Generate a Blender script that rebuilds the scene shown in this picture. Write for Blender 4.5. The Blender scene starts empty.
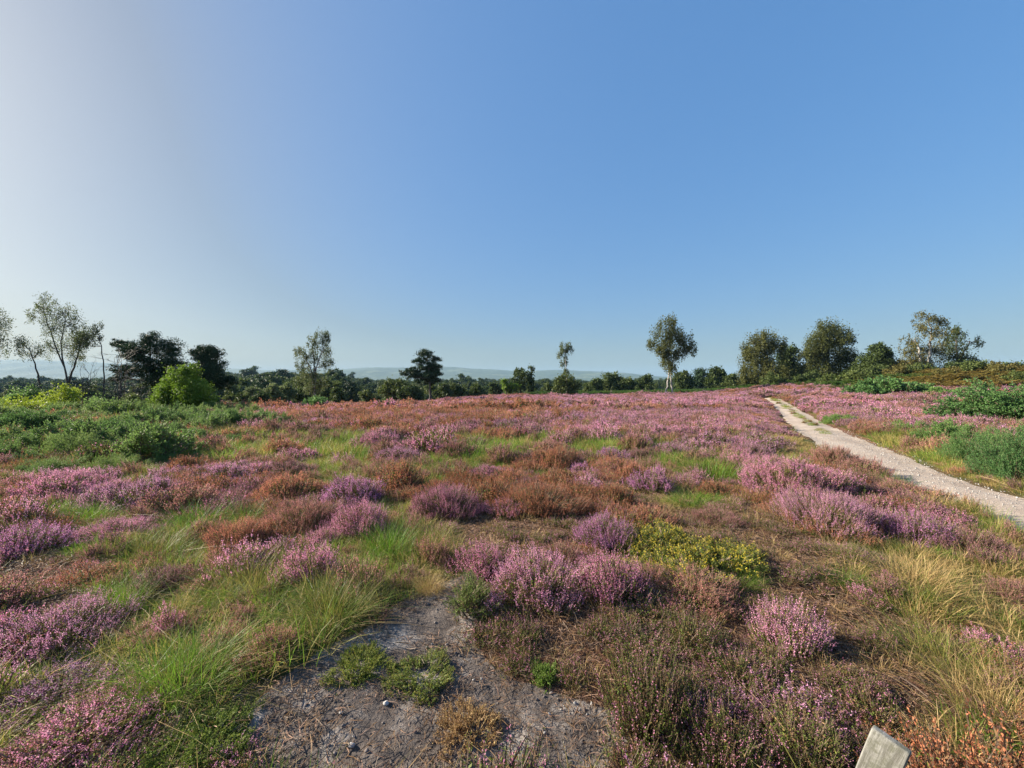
import bpy, math
import numpy as np
from mathutils import Vector
rng = np.random.default_rng(7)
R_ = math.radians
scene = bpy.context.scene
COL = scene.collection
F = 400.0; CX, CY = 512.0, 384.0; EYE = 1.6

# ------------------------------------------------------------------ noise and terrain
def ss(a, b, x):
    t = np.clip((x - a) / (b - a), 0, 1)
    return t * t * (3 - 2 * t)
_tab = np.random.default_rng(3).random((256, 256))
def vnoise(x, y):
    xi = np.floor(x).astype(int); yi = np.floor(y).astype(int)
    fx = x - xi; fy = y - yi
    fx = fx * fx * (3 - 2 * fx); fy = fy * fy * (3 - 2 * fy)
    a = _tab[xi & 255, yi & 255]; b = _tab[(xi + 1) & 255, yi & 255]
    c = _tab[xi & 255, (yi + 1) & 255]; d = _tab[(xi + 1) & 255, (yi + 1) & 255]
    return (a * (1 - fx) + b * fx) * (1 - fy) + (c * (1 - fx) + d * fx) * fy
def fbm(x, y, o=4, off=0.0):
    s = 0; a = 0.5; n = 0
    for i in range(o):
        s = s + a * vnoise(x * 2 ** i + off + 17.3 * i, y * 2 ** i + off * 1.7 + 9.1 * i); n += a; a *= 0.5
    return s / n
TLY = [-8, 0, 4.18, 5.9, 7.15, 9.06, 12.8, 18.8, 25, 40, 46]
TLX = [2.0, 3.9, 5.35, 6.05, 6.45, 7.2, 9.15, 12.7, 16.5, 25.3, 28.6]
TRY = [-8, 0, 4.18, 5.66, 7.15, 10, 13, 15.8, 25.9, 40, 46]
TRX = [4.1, 5.95, 6.9, 7.35, 7.9, 9.5, 11.0, 12.6, 18.6, 26.9, 30.3]
TEND = 43.0
def track_mask(x, y):
    l = np.interp(y, TLY, TLX); r = np.interp(y, TRY, TRX)
    n = (fbm(x * 1.3, y * 1.3, 3, 5.0) - 0.5) * 0.5
    return ss(-0.12, 0.22, np.minimum(x - l, r - x) + n) * (y < TEND) * (y > -8)
EDR = [-1.4, -0.3, -0.1, 0.05, 0.25, 0.45, 0.6]
EDY = [40, 44, 62, 80, 95, 125, 150]
def terrain(x, y, micro=True):
    x = np.asarray(x, float); y = np.asarray(y, float)
    r = x / np.maximum(y, 1.0)
    z = -0.48 * ss(0.12, -0.28, r) * ss(14, 42, y)
    z = z + 3.6 * np.exp(-((x - 75) ** 2 + (y - 55) ** 2) / (2 * 22.0 ** 2))
    z = z + np.clip(z - 0.7, 0, 1.2) * (fbm(x * 0.16, y * 0.16, 3, 41) - 0.5) * 1.0
    z = z - (0.70 + 0.25 * ss(-0.1, -0.45, r)) * ss(16, 62, y) * ss(0.75, 0.45, r)
    E = np.interp(r, EDR, EDY)
    d = y - E
    z = z - 7 * ss(0, 85, d) + np.clip(d - 110, 0, 800) * (0.010 + 0.009 * np.exp(-((r + 0.58) / 0.16) ** 2) + 0.004 * ss(-0.2, -0.6, r))
    if micro:
        tm = track_mask(x, y)
        near = 1 / (1 + (np.hypot(x, y) / 60) ** 2)
        m = (fbm(x * 0.45, y * 0.45, 3, 1.0) - 0.5) * 0.16 + (fbm(x * 2.2, y * 2.2, 4, 2.0) - 0.5) * 0.075
        z = z + m * (1 - 0.85 * tm) * near - 0.03 * tm
    return z
def project(x, y, z):
    yy = np.maximum(y, 0.3)
    return CX + F * x / yy, CY + F * (EYE - z) / yy
def ground_at(px, py):
    """point of the ground seen at a pixel (marching along the ray)"""
    r = (px - CX) / F; k = (py - CY) / F
    Y = np.geomspace(1.0, 130, 2500)
    zr = EYE - k * Y; zt = terrain(r * Y, Y, False)
    hit = np.nonzero(zr <= zt)[0]
    i = hit[0] if len(hit) else len(Y) - 1
    return r * Y[i], Y[i]

# ------------------------------------------------------------------ mesh building
class MB:
    def __init__(s): s.V = []; s.Q = []; s.M = []; s.S = []; s.n = 0
    def add(s, V, Q, m, smooth=False):
        V = np.asarray(V, np.float32).reshape(-1, 3); Q = np.asarray(Q, np.int32).reshape(-1, 4)
        s.V.append(V); s.Q.append(Q + s.n); s.n += len(V)
        s.M.append(np.broadcast_to(np.asarray(m, np.int32), (len(Q),)).copy())
        s.S.append(np.full(len(Q), smooth))
    def mesh(s, name, mats, seed=0):
        me = bpy.data.meshes.new(name)
        V = np.concatenate(s.V); Q = np.concatenate(s.Q); M = np.concatenate(s.M); S = np.concatenate(s.S)
        me.vertices.add(len(V)); me.vertices.foreach_set('co', V.ravel())
        me.loops.add(len(Q) * 4); me.loops.foreach_set('vertex_index', Q.ravel())
        me.polygons.add(len(Q)); me.polygons.foreach_set('loop_start', np.arange(len(Q), dtype=np.int32) * 4)
        me.polygons.foreach_set('material_index', M)
        me.polygons.foreach_set('use_smooth', S)
        for m in mats: me.materials.append(m)
        a = me.attributes.new('rnd', 'FLOAT', 'FACE')
        a.data.foreach_set('value', np.random.default_rng(seed).random(len(Q)).astype(np.float32))
        me.update(calc_edges=True)
        return me
def unit(v): return v / np.maximum(np.linalg.norm(v, axis=-1, keepdims=True), 1e-9)
def rvec(g, n): return unit(g.normal(size=(n, 3)))
def quads(mb, c, u, v, m):
    n = len(c)
    V = np.stack([c - u - v, c + u - v, c + u + v, c - u + v], 1)
    mb.add(V, np.arange(n * 4).reshape(n, 4), m)
def lens(mb, c, u, v, m):
    """leaf: a pointed quad (rhombus) with its long axis u"""
    n = len(c)
    V = np.stack([c - u, c + v * 0.9 - u * 0.1, c + u, c - v * 0.9 - u * 0.1], 1)
    mb.add(V, np.arange(n * 4).reshape(n, 4), m)
def ribbons(mb, P, W, side, m):
    """P: N x K x 3 paths, W: K widths (or NxK), side: N x 3"""
    N, K, _ = P.shape
    W = np.broadcast_to(W, (N, K))[..., None]
    V = np.stack([P - side[:, None] * W, P + side[:, None] * W], 2)      # N K 2 3
    idx = np.arange(N * K * 2).reshape(N, K, 2)
    Q = np.stack([idx[:, :-1, 0], idx[:, :-1, 1], idx[:, 1:, 1], idx[:, 1:, 0]], -1).reshape(-1, 4)
    m = np.repeat(np.broadcast_to(m, (N,)), K - 1)
    mb.add(V, Q, m)
def tube(mb, pts, rad, m, sides=6):
    pts = np.asarray(pts, float); K = len(pts); rad = np.broadcast_to(rad, (K,))
    t = unit(np.gradient(pts, axis=0)); ref = np.array([0.31, 0.9, 0.2])
    a = unit(np.cross(t, ref)); b = np.cross(t, a)
    th = np.arange(sides) / sides * 2 * math.pi
    ring = a[:, None] * np.cos(th)[None, :, None] + b[:, None] * np.sin(th)[None, :, None]
    V = pts[:, None] + ring * rad[:, None, None]
    i = np.arange(K * sides).reshape(K, sides); j = np.roll(i, -1, 1)
    mb.add(V, np.stack([i[:-1], j[:-1], j[1:], i[1:]], -1).reshape(-1, 4), m, True)

# ------------------------------------------------------------------ materials
def nt(mat):
    mat.use_nodes = True; t = mat.node_tree; t.nodes.clear(); return t
def N(t, typ, **kw):
    n = t.nodes.new(typ)
    for k, v in kw.items(): setattr(n, k, v)
    return n
def mixc(t, f, a, b, bt='MIX'):
    n = N(t, 'ShaderNodeMix', data_type='RGBA', blend_type=bt)
    for s, v in ((0, f), (6, a), (7, b)):
        if isinstance(v, bpy.types.NodeSocket): t.links.new(v, n.inputs[s])
        elif s: n.inputs[s].default_value = (*v, 1)
        else: n.inputs[s].default_value = v
    return n.outputs[2]
def mth(t, op, a, b=0.5, c=None, clamp=False):
    n = N(t, 'ShaderNodeMath', operation=op, use_clamp=clamp)
    for s, v in enumerate((a, b, c)):
        if v is None: continue
        if isinstance(v, bpy.types.NodeSocket): t.links.new(v, n.inputs[s])
        else: n.inputs[s].default_value = v
    return n.outputs[0]
def mrange(t, v, a, b, c=0.0, d=1.0):
    n = N(t, 'ShaderNodeMapRange'); t.links.new(v, n.inputs[0])
    for i, q in enumerate((a, b, c, d)): n.inputs[i + 1].default_value = q
    return n.outputs[0]
def noise(t, co, scale, detail=4, rough=0.6):
    n = N(t, 'ShaderNodeTexNoise'); n.inputs['Scale'].default_value = scale
    n.inputs['Detail'].default_value = detail; n.inputs['Roughness'].default_value = rough
    t.links.new(co, n.inputs['Vector']); return n.outputs[0]
def plant(name, A, B, trans=0.3, rough=0.6, tintc=None, vary=0.5):
    """two-tone leaf / petal stuff; face attribute rnd mixes the tones, the plant's own tint shifts it"""
    mat = bpy.data.materials.new(name); t = nt(mat)
    r = N(t, 'ShaderNodeAttribute', attribute_name='rnd').outputs['Fac']
    ti = N(t, 'ShaderNodeAttribute', attribute_name='tint', attribute_type='INSTANCER').outputs['Fac']
    c = mixc(t, r, A, B)
    if tintc: c = mixc(t, mth(t, 'MULTIPLY', ti, 0.75), c, tintc)
    val = mth(t, 'MULTIPLY_ADD', ti, vary, 1 - vary / 2)
    hs = N(t, 'ShaderNodeHueSaturation'); t.links.new(c, hs.inputs['Color']); t.links.new(val, hs.inputs['Value'])
    c = hs.outputs[0]
    p = N(t, 'ShaderNodeBsdfPrincipled'); p.inputs['Roughness'].default_value = rough
    p.inputs['Specular IOR Level'].default_value = 0.25
    t.links.new(c, p.inputs['Base Color'])
    o = N(t, 'ShaderNodeOutputMaterial')
    if trans > 0:
        tr = N(t, 'ShaderNodeBsdfTranslucent'); t.links.new(c, tr.inputs[0])
        m = N(t, 'ShaderNodeMixShader'); m.inputs[0].default_value = trans
        t.links.new(p.outputs[0], m.inputs[1]); t.links.new(tr.outputs[0], m.inputs[2]); t.links.new(m.outputs[0], o.inputs[0])
    else: t.links.new(p.outputs[0], o.inputs[0])
    return mat
M = {}
M['stem'] = plant('heather_stem', (0.10, 0.065, 0.045), (0.17, 0.12, 0.085), 0)
M['lilac'] = plant('lilac_flower', (0.76, 0.30, 0.56), (0.95, 0.55, 0.80), 0.42, tintc=(0.76, 0.34, 0.50))
M['purple'] = plant('purple_flower', (0.72, 0.22, 0.58), (0.92, 0.45, 0.78), 0.42, tintc=(0.66, 0.30, 0.54))
M['pink'] = plant('pink_flower', (0.84, 0.26, 0.46), (0.97, 0.48, 0.66), 0.42, tintc=(0.76, 0.33, 0.52))
M['dull'] = plant('faded_flower', (0.48, 0.21, 0.26), (0.66, 0.34, 0.36), 0.4, tintc=(0.52, 0.22, 0.16))
M['rust'] = plant('rust_flower', (0.50, 0.165, 0.075), (0.68, 0.29, 0.14), 0.42, tintc=(0.64, 0.27, 0.19))
M['hleaf'] = plant('heather_leaf', (0.11, 0.175, 0.025), (0.25, 0.29, 0.06), 0.35)
M['hbrown'] = plant('heather_dry_leaf', (0.20, 0.11, 0.05), (0.36, 0.22, 0.11), 0.3)
M['grass'] = plant('green_grass', (0.08, 0.20, 0.012), (0.18, 0.34, 0.035), 0.45, 0.45, tintc=(0.17, 0.22, 0.04))
M['olive'] = plant('olive_grass', (0.14, 0.18, 0.03), (0.30, 0.29, 0.07), 0.42, 0.5, tintc=(0.34, 0.27, 0.08))
M['straw'] = plant('dry_grass', (0.40, 0.25, 0.10), (0.60, 0.45, 0.20), 0.3, 0.5)
M['moss'] = plant('moss_leaf', (0.12, 0.18, 0.03), (0.20, 0.25, 0.07), 0.3)
M['gorse'] = plant('gorse_needle', (0.08, 0.20, 0.065), (0.19, 0.36, 0.11), 0.38, tintc=(0.19, 0.27, 0.06))
M['scrubleaf'] = plant('scrub_leaf', (0.085, 0.19, 0.045), (0.18, 0.32, 0.09), 0.42, tintc=(0.22, 0.28, 0.08))
M['yellow'] = plant('gorse_flower', (0.62, 0.46, 0.03), (0.75, 0.60, 0.08), 0.25)
M['brack'] = plant('bracken_frond', (0.085, 0.19, 0.03), (0.18, 0.30, 0.06), 0.4, tintc=(0.34, 0.16, 0.055))
M['birch'] = plant('birch_leaf', (0.045, 0.075, 0.016), (0.10, 0.14, 0.034), 0.38, tintc=(0.15, 0.115, 0.035))
M['thinbirch'] = plant('thin_birch_leaf', (0.085, 0.115, 0.04), (0.17, 0.20, 0.08), 0.4)
M['oak'] = plant('broad_leaf', (0.035, 0.065, 0.016), (0.085, 0.125, 0.030), 0.3, tintc=(0.10, 0.12, 0.03))
M['pine'] = plant('pine_needle', (0.018, 0.045, 0.016), (0.040, 0.080, 0.028), 0.12)
M['bright'] = plant('bright_leaf', (0.09, 0.20, 0.02), (0.20, 0.32, 0.04), 0.42, tintc=(0.32, 0.34, 0.03))
M['bark'] = plant('dark_bark', (0.07, 0.055, 0.045), (0.12, 0.10, 0.08), 0)
M['litter'] = plant('dead_twig', (0.14, 0.075, 0.05), (0.32, 0.20, 0.14), 0.0, 0.8)
M['pebble'] = plant('pebble_stone', (0.26, 0.25, 0.245), (0.38, 0.36, 0.34), 0.0, 0.8)
M['clod'] = plant('soil_clod', (0.13, 0.11, 0.105), (0.20, 0.17, 0.155), 0.0, 0.9)
def birch_bark():
    mat = bpy.data.materials.new('birch_bark'); t = nt(mat)
    tc = N(t, 'ShaderNodeTexCoord').outputs['Object']
    mp = N(t, 'ShaderNodeMapping'); mp.inputs['Scale'].default_value = (1.5, 1.5, 5); t.links.new(tc, mp.inputs[0])
    n = noise(t, mp.outputs[0], 1.6, 4)
    c = mixc(t, mrange(t, n, 0.52, 0.62), (0.42, 0.39, 0.35), (0.07, 0.06, 0.05))
    p = N(t, 'ShaderNodeBsdfPrincipled'); p.inputs['Roughness'].default_value = 0.7; t.links.new(c, p.inputs['Base Color'])
    t.links.new(p.outputs[0], N(t, 'ShaderNodeOutputMaterial').inputs[0]); return mat
M['birchbark'] = birch_bark()
def ground_mat():
    mat = bpy.data.materials.new('heath_ground'); t = nt(mat)
    co = N(t, 'ShaderNodeNewGeometry').outputs['Position']
    at = lambda n: N(t, 'ShaderNodeAttribute', attribute_name=n).outputs['Fac']
    soil, lit, green, far = at('soil'), at('litter'), at('green'), at('far')
    n1 = noise(t, co, 0.9, 5); n2 = noise(t, co, 7, 6, 0.7); n3 = noise(t, co, 45, 5, 0.7); n4 = noise(t, co, 2.6, 4)
    sc = mixc(t, mrange(t, n2, 0.35, 0.68), (0.075, 0.062, 0.056), (0.205, 0.172, 0.152))
    sc = mixc(t, mrange(t, mth(t, 'ADD', n4, mth(t, 'MULTIPLY', n2, 0.35)), 0.66, 0.82), sc, (0.40, 0.36, 0.33))
    sc = mixc(t, mrange(t, n3, 0.30, 0.60, 0.55, 0), sc, (0.06, 0.048, 0.045))
    lc = mixc(t, mrange(t, n3, 0.35, 0.65), (0.065, 0.030, 0.019), (0.19, 0.095, 0.062))
    gc = mixc(t, mrange(t, n2, 0.4, 0.6), (0.045, 0.055, 0.018), (0.085, 0.09, 0.03))
    lc = mixc(t, mrange(t, n2, 0.45, 0.6, 0, 0.4), lc, (0.10, 0.08, 0.035))
    edge = mth(t, 'ADD', soil, mth(t, 'MULTIPLY', mth(t, 'SUBTRACT', n2, 0.5), 0.9))
    c = mixc(t, green, lc, gc)
    c = mixc(t, mrange(t, edge, 0.35, 0.65), c, sc)
    fc = mixc(t, mrange(t, noise(t, co, 0.02, 5), 0.4, 0.6), (0.035, 0.06, 0.02), (0.08, 0.10, 0.035))
    c = mixc(t, far, c, fc)
    p = N(t, 'ShaderNodeBsdfPrincipled'); p.inputs['Roughness'].default_value = 0.95
    p.inputs['Specular IOR Level'].default_value = 0.15
    t.links.new(c, p.inputs['Base Color'])
    h = mth(t, 'ADD', mth(t, 'MULTIPLY', n2, 0.7), mth(t, 'MULTIPLY', n3, 0.45))
    b = N(t, 'ShaderNodeBump'); b.inputs['Strength'].default_value = 0.9; b.inputs['Distance'].default_value = 0.05
    t.links.new(h, b.inputs['Height']); t.links.new(b.outputs[0], p.inputs['Normal'])
    t.links.new(p.outputs[0], N(t, 'ShaderNodeOutputMaterial').inputs[0]); return mat
def track_mat():
    mat = bpy.data.materials.new('sandy_gravel'); t = nt(mat)
    co = N(t, 'ShaderNodeNewGeometry').outputs['Position']
    n1 = noise(t, co, 1.2, 5); n2 = noise(t, co, 14, 5, 0.7); n3 = noise(t, co, 70, 3, 0.7)
    c = mixc(t, mrange(t, n2, 0.3, 0.7), (0.36, 0.285, 0.225), (0.50, 0.41, 0.33))
    c = mixc(t, mrange(t, n1, 0.42, 0.66, 0, 0.9), c, (0.33, 0.25, 0.19))
    c = mixc(t, mrange(t, n3, 0.62, 0.7), c, (0.52, 0.48, 0.43))
    c = mixc(t, mrange(t, n3, 0.38, 0.30, 0, 0.7), c, (0.17, 0.14, 0.12))
    p = N(t, 'ShaderNodeBsdfPrincipled'); p.inputs['Roughness'].default_value = 0.9; t.links.new(c, p.inputs['Base Color'])
    b = N(t, 'ShaderNodeBump'); b.inputs['Strength'].default_value = 0.8; b.inputs['Distance'].default_value = 0.03
    t.links.new(mth(t, 'ADD', n2, mth(t, 'MULTIPLY', n3, 0.5)), b.inputs['Height']); t.links.new(b.outputs[0], p.inputs['Normal'])
    t.links.new(p.outputs[0], N(t, 'ShaderNodeOutputMaterial').inputs[0]); return mat
def hill_mat():
    mat = bpy.data.materials.new('wooded_hill'); t = nt(mat)
    co = N(t, 'ShaderNodeNewGeometry').outputs['Position']
    n1 = noise(t, co, 0.0035, 5); n2 = noise(t, co, 0.02, 5, 0.7)
    c = mixc(t, mrange(t, n2, 0.35, 0.65), (0.02, 0.04, 0.015), (0.06, 0.085, 0.03))
    c = mixc(t, mrange(t, n1, 0.57, 0.60), c, (0.09, 0.11, 0.05))
    p = N(t, 'ShaderNodeBsdfPrincipled'); p.inputs['Roughness'].default_value = 1; t.links.new(c, p.inputs['Base Color'])
    t.links.new(p.outputs[0], N(t, 'ShaderNodeOutputMaterial').inputs[0]); return mat
def wood_mat():
    mat = bpy.data.materials.new('weathered_wood'); t = nt(mat)
    co = N(t, 'ShaderNodeTexCoord').outputs['Object']
    mp = N(t, 'ShaderNodeMapping'); mp.inputs['Scale'].default_value = (40, 40, 3); t.links.new(co, mp.inputs[0])
    n1 = noise(t, mp.outputs[0], 2.2, 6, 0.7); n2 = noise(t, co, 34, 5, 0.7)
    c = mixc(t, mrange(t, n1, 0.40, 0.60), (0.12, 0.115, 0.10), (0.27, 0.265, 0.245))
    c = mixc(t, mrange(t, n2, 0.45, 0.6, 0, 0.75), c, (0.10, 0.10, 0.07))
    p = N(t, 'ShaderNodeBsdfPrincipled'); p.inputs['Roughness'].default_value = 0.85; t.links.new(c, p.inputs['Base Color'])
    b = N(t, 'ShaderNodeBump'); b.inputs['Strength'].default_value = 0.6; b.inputs['Distance'].default_value = 0.004
    t.links.new(n1, b.inputs['Height']); t.links.new(b.outputs[0], p.inputs['Normal'])
    t.links.new(p.outputs[0], N(t, 'ShaderNodeOutputMaterial').inputs[0]); return mat

# ------------------------------------------------------------------ where each kind of cover grows
# soft patches of ground cover, measured once as seen from the path and stored as ground regions
TYPES = ['soil', 'litter', 'grass', 'straw', 'lilac', 'rust', 'ling', 'yellow', 'scrub', 'pinkfar']
SPL = [  # px, py, rx, ry, type, weight
 (600,740,60,60,'soil',1.3),(480,560,50,30,'soil',.9),(470,700,120,60,'soil',1.4),(330,760,100,70,'soil',2.2),(430,745,170,80,'soil',2.0),(400,640,70,50,'soil',2.0),(445,600,45,32,'soil',1.6),(550,720,85,60,'soil',2.1),(300,700,70,50,'soil',1.7),
 (540,660,60,50,'litter',1.3),(500,540,60,25,'litter',1.5),(500,520,40,14,'litter',1.3),(590,690,50,60,'litter',1.6),(620,760,60,40,'litter',1.4),(560,745,60,60,'litter',.5),
 (730,545,100,24,'litter',2.0),(765,585,70,26,'litter',2.8),(800,565,40,30,'litter',2.0),(640,495,60,14,'litter',1.2),(720,515,50,12,'litter',1.2),(520,535,80,22,'litter',1.2),(440,515,60,10,'litter',.8),(860,645,75,48,'litter',3.2),(905,695,62,48,'litter',3.0),(740,600,60,25,'litter',1.6),(700,660,50,25,'litter',.9),(560,660,60,30,'litter',1.2),(760,620,40,25,'litter',.8),(700,640,40,30,'litter',.5),
 (640,460,40,8,'litter',.8),(30,590,60,40,'litter',.9),(60,690,70,30,'litter',.8),(260,680,40,30,'litter',.3),
 (780,730,110,60,'ling',1.0),(700,700,75,55,'ling',.9),(655,628,70,28,'ling',1.0),(720,640,80,50,'ling',1.0),(860,750,60,40,'ling',1.0),
 (980,700,80,110,'straw',1.6),(950,600,80,50,'straw',1.5),(880,590,60,40,'straw',1.2),(900,565,60,30,'straw',1.0),(1000,560,51,34,'grass',0.53),(960,540,76.5,25.5,'grass',0.58),
 (840,550,40,20,'straw',.9),(800,455,50,25,'straw',.9),(780,430,35,25,'straw',1.0),(930,490,60,22,'straw',.9),
 (920,660,34,42.5,'grass',0.88),(1000,740,51,42.5,'grass',0.44),
 (240,660,93.5,59.5,'grass',1.58),(190,700,76.5,51,'grass',1.32),(340,600,93.5,34,'grass',1.41),(400,560,68,34,'grass',1.32),(180,640,60,60,'straw',1.0),(230,700,60,50,'straw',.4),
 (90,515,59.5,17,'grass',0.86),(170,560,59.5,25.5,'grass',1.14),(230,530,51,25.5,'grass',0.86),(300,490,51,17,'grass',0.65),(340,470,51,13.6,'grass',0.86),(480,462,51,11.9,'grass',0.94),(560,450,51,7.65,'grass',0.72),(690,470,59.5,20.4,'grass',0.86),(740,430,42.5,10.2,'grass',0.58),
 (120,590,34,21.25,'grass',1.06),(440,470,42.5,13.6,'grass',0.58),(700,500,51,11.9,'grass',0.86),(250,440,93.5,15.3,'grass',0.79),(620,440,102,5.95,'grass',0.50),(330,440,51,11.9,'grass',0.50),
 (685,566,60,26,'yellow',3.2),(645,542,36,13,'yellow',2.4),(742,568,32,16,'yellow',3.6),(660,600,40,20,'yellow',.4),
 (100,425,170,30,'scrub',1.58),(0,440,120,30,'scrub',1.30),(200,430,70,18,'scrub',0.86),(150,455,140,14,'scrub',0.72),(40,470,60,12,'scrub',0.58),
 (60,640,80,25,'ling',.8),(100,740,90,60,'ling',.8),(100,540,80,40,'ling',.4),
 (500,420,140,20,'rust',.7),(400,415,120,14,'rust',.8),(560,500,100,30,'rust',.8),(480,495,70,22,'rust',.8),(290,500,70,20,'rust',.6),(250,550,50,30,'rust',.5),
 (600,425,120,10,'pinkfar',.9),(700,425,90,24,'pinkfar',1.6),(680,402,130,8,'pinkfar',1.2),(520,402,120,6,'pinkfar',.6),(320,404,80,4,'pinkfar',1.0),(740,450,40,18,'pinkfar',1.0),
 (880,408,100,16,'pinkfar',2.2),(860,425,60,14,'pinkfar',1.2),(950,425,70,12,'pinkfar',.9),
 (440,530,60,20,'lilac',.6),(560,590,90,25,'lilac',.8),(350,510,60,20,'lilac',.6),(120,490,100,18,'lilac',.6),
]
def weights(x, y):
    z = terrain(x, y, False)
    px, py = project(x, y, z)
    px = np.clip(px, -150, 1180); py = np.clip(py, 385, 820)
    W = {k: np.zeros_like(x) for k in TYPES}
    far = ss(450, 425, py)
    W['grass'] += 0.56 - 0.27 * far; W['rust'] += 0.50 + 0.16 * far; W['lilac'] += 0.40 - .2 * far; W['ling'] += 0.27
    W['pinkfar'] += 0.62 * far; W['litter'] += 0.50 - 0.50 * far; W['straw'] += 0.16
    l = np.interp(y, TLY, TLX); r = np.interp(y, TRY, TRX)
    on = y < TEND; vr = ss(2.6, 0.3, x - r) * (x > r) * on; vl = ss(0.7, 0.1, l - x) * (x < l) * on
    W['straw'] += 1.5 * vr + 1.1 * vl; W['grass'] += 1.0 * vr + 0.9 * vl
    for a, b, rx, ry, k, w in SPL:
        W[k] += w * np.exp(-(((px - a) / rx) ** 2 + ((py - b) / ry) ** 2) * 1.1)
    for i, k in enumerate(TYPES):
        n = (fbm(x * 0.9, y * 0.9, 2, 31.7 * i + 4) - 0.5) * 1.0 + (fbm(x * 0.22, y * 0.22, 2, 11.7 * i + 9) - 0.5) * 0.7
        if k in ('soil', 'yellow', 'scrub', 'litter'): n = n * 0.55
        if k == 'soil': n = n + (fbm(x * 3.1, y * 3.1, 3, 50) - 0.5) * 1.1
        W[k] = W[k] + n - (0.25 if k in ('soil', 'yellow', 'scrub') else 0)
    return W

def tag(o, label=None, cat=None, group=None, kind=None):
    if label: o['label'] = label
    if cat: o['category'] = cat
    if group: o['group'] = group
    if kind: o['kind'] = kind
    return o
def link(name, me, parent=None, loc=None):
    o = bpy.data.objects.new(name, me); COL.objects.link(o)
    if parent: o.parent = parent
    if loc is not None: o.location = loc
    return o

# ------------------------------------------------------------------ ground sheet, track, hills
def build_ground():
    na, nr = 1000, 430
    th = np.arange(na) / na * 2 * math.pi
    r = np.concatenate([[0.05], np.geomspace(0.5, 30, 300), np.geomspace(31, 7000, nr - 301)])
    RR, TT = np.meshgrid(r, th, indexing='ij')
    X = RR * np.sin(TT); Y = RR * np.cos(TT)
    Z = terrain(X, Y)
    Z -= 0.03 * track_mask(X, Y)
    idx = np.arange(nr * na).reshape(nr, na); j = np.roll(idx, -1, 1)
    Q = np.stack([idx[:-1], idx[1:], j[1:], j[:-1]], -1).reshape(-1, 4)[:, ::-1]
    mb = MB(); mb.add(np.stack([X, Y, Z], -1), Q, 0, True)
    me = mb.mesh('ground', [ground_mat()])
    x = X.ravel(); y = Y.ravel()
    W = weights(x, y); mx = np.max([W[k] for k in TYPES if k not in ('soil',)], axis=0)
    soil = ss(-0.35, 0.35, W['soil'] - mx); soil = soil * (y > 0.2) 
    gmx = np.maximum(np.maximum(W['grass'], W['scrub']), W['straw']); omx = np.max([W[k] for k in ('litter', 'rust', 'lilac', 'ling', 'pinkfar')], axis=0)
    green = ss(-0.3, 0.4, gmx - omx)
    far = ss(60, 130, np.hypot(x, y))
    for n, v in (('soil', soil), ('litter', 1 - soil), ('green', green), ('far', far)):
        a = me.attributes.new(n, 'FLOAT', 'POINT'); a.data.foreach_set('value', v.astype(np.float32))
    tag(link('ground', me), kind='structure')
build_ground()
def build_track():
    ys = np.concatenate([np.linspace(-7.5, 20, 420), np.linspace(20.2, TEND, 240)])
    l = np.interp(ys, TLY, TLX); r = np.interp(ys, TRY, TRX)
    k = np.ones(9) / 9
    l2 = np.convolve(np.pad(l, 4, 'edge'), k, 'valid') + (fbm(ys * 1.7, ys * 0 + 3, 4) - 0.5) * 0.22
    r2 = np.convolve(np.pad(r, 4, 'edge'), k, 'valid') + (fbm(ys * 1.7, ys * 0 + 13, 4) - 0.5) * 0.22
    u = np.linspace(0, 1, 15)
    X = l2[:, None] * (1 - u) + r2[:, None] * u; Y = np.repeat(ys[:, None], 15, 1)
    Z = terrain(X, Y) + 0.012 - 0.10 * (np.abs(u - 0.5) * 2) ** 6 * 0.6 + (fbm(X * 3, Y * 3, 3, 8) - .5) * 0.015
    Z += -0.018 * np.exp(-((u - 0.22) / 0.12) ** 2) - 0.018 * np.exp(-((u - 0.78) / 0.12) ** 2)
    idx = np.arange(X.size).reshape(X.shape)
    Q = np.stack([idx[:-1, :-1], idx[:-1, 1:], idx[1:, 1:], idx[1:, :-1]], -1).reshape(-1, 4)
    mb = MB(); mb.add(np.stack([X, Y, Z], -1), Q, 0, True)
    tag(link('track', mb.mesh('track', [track_mat()])), kind='structure')
build_track()
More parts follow.
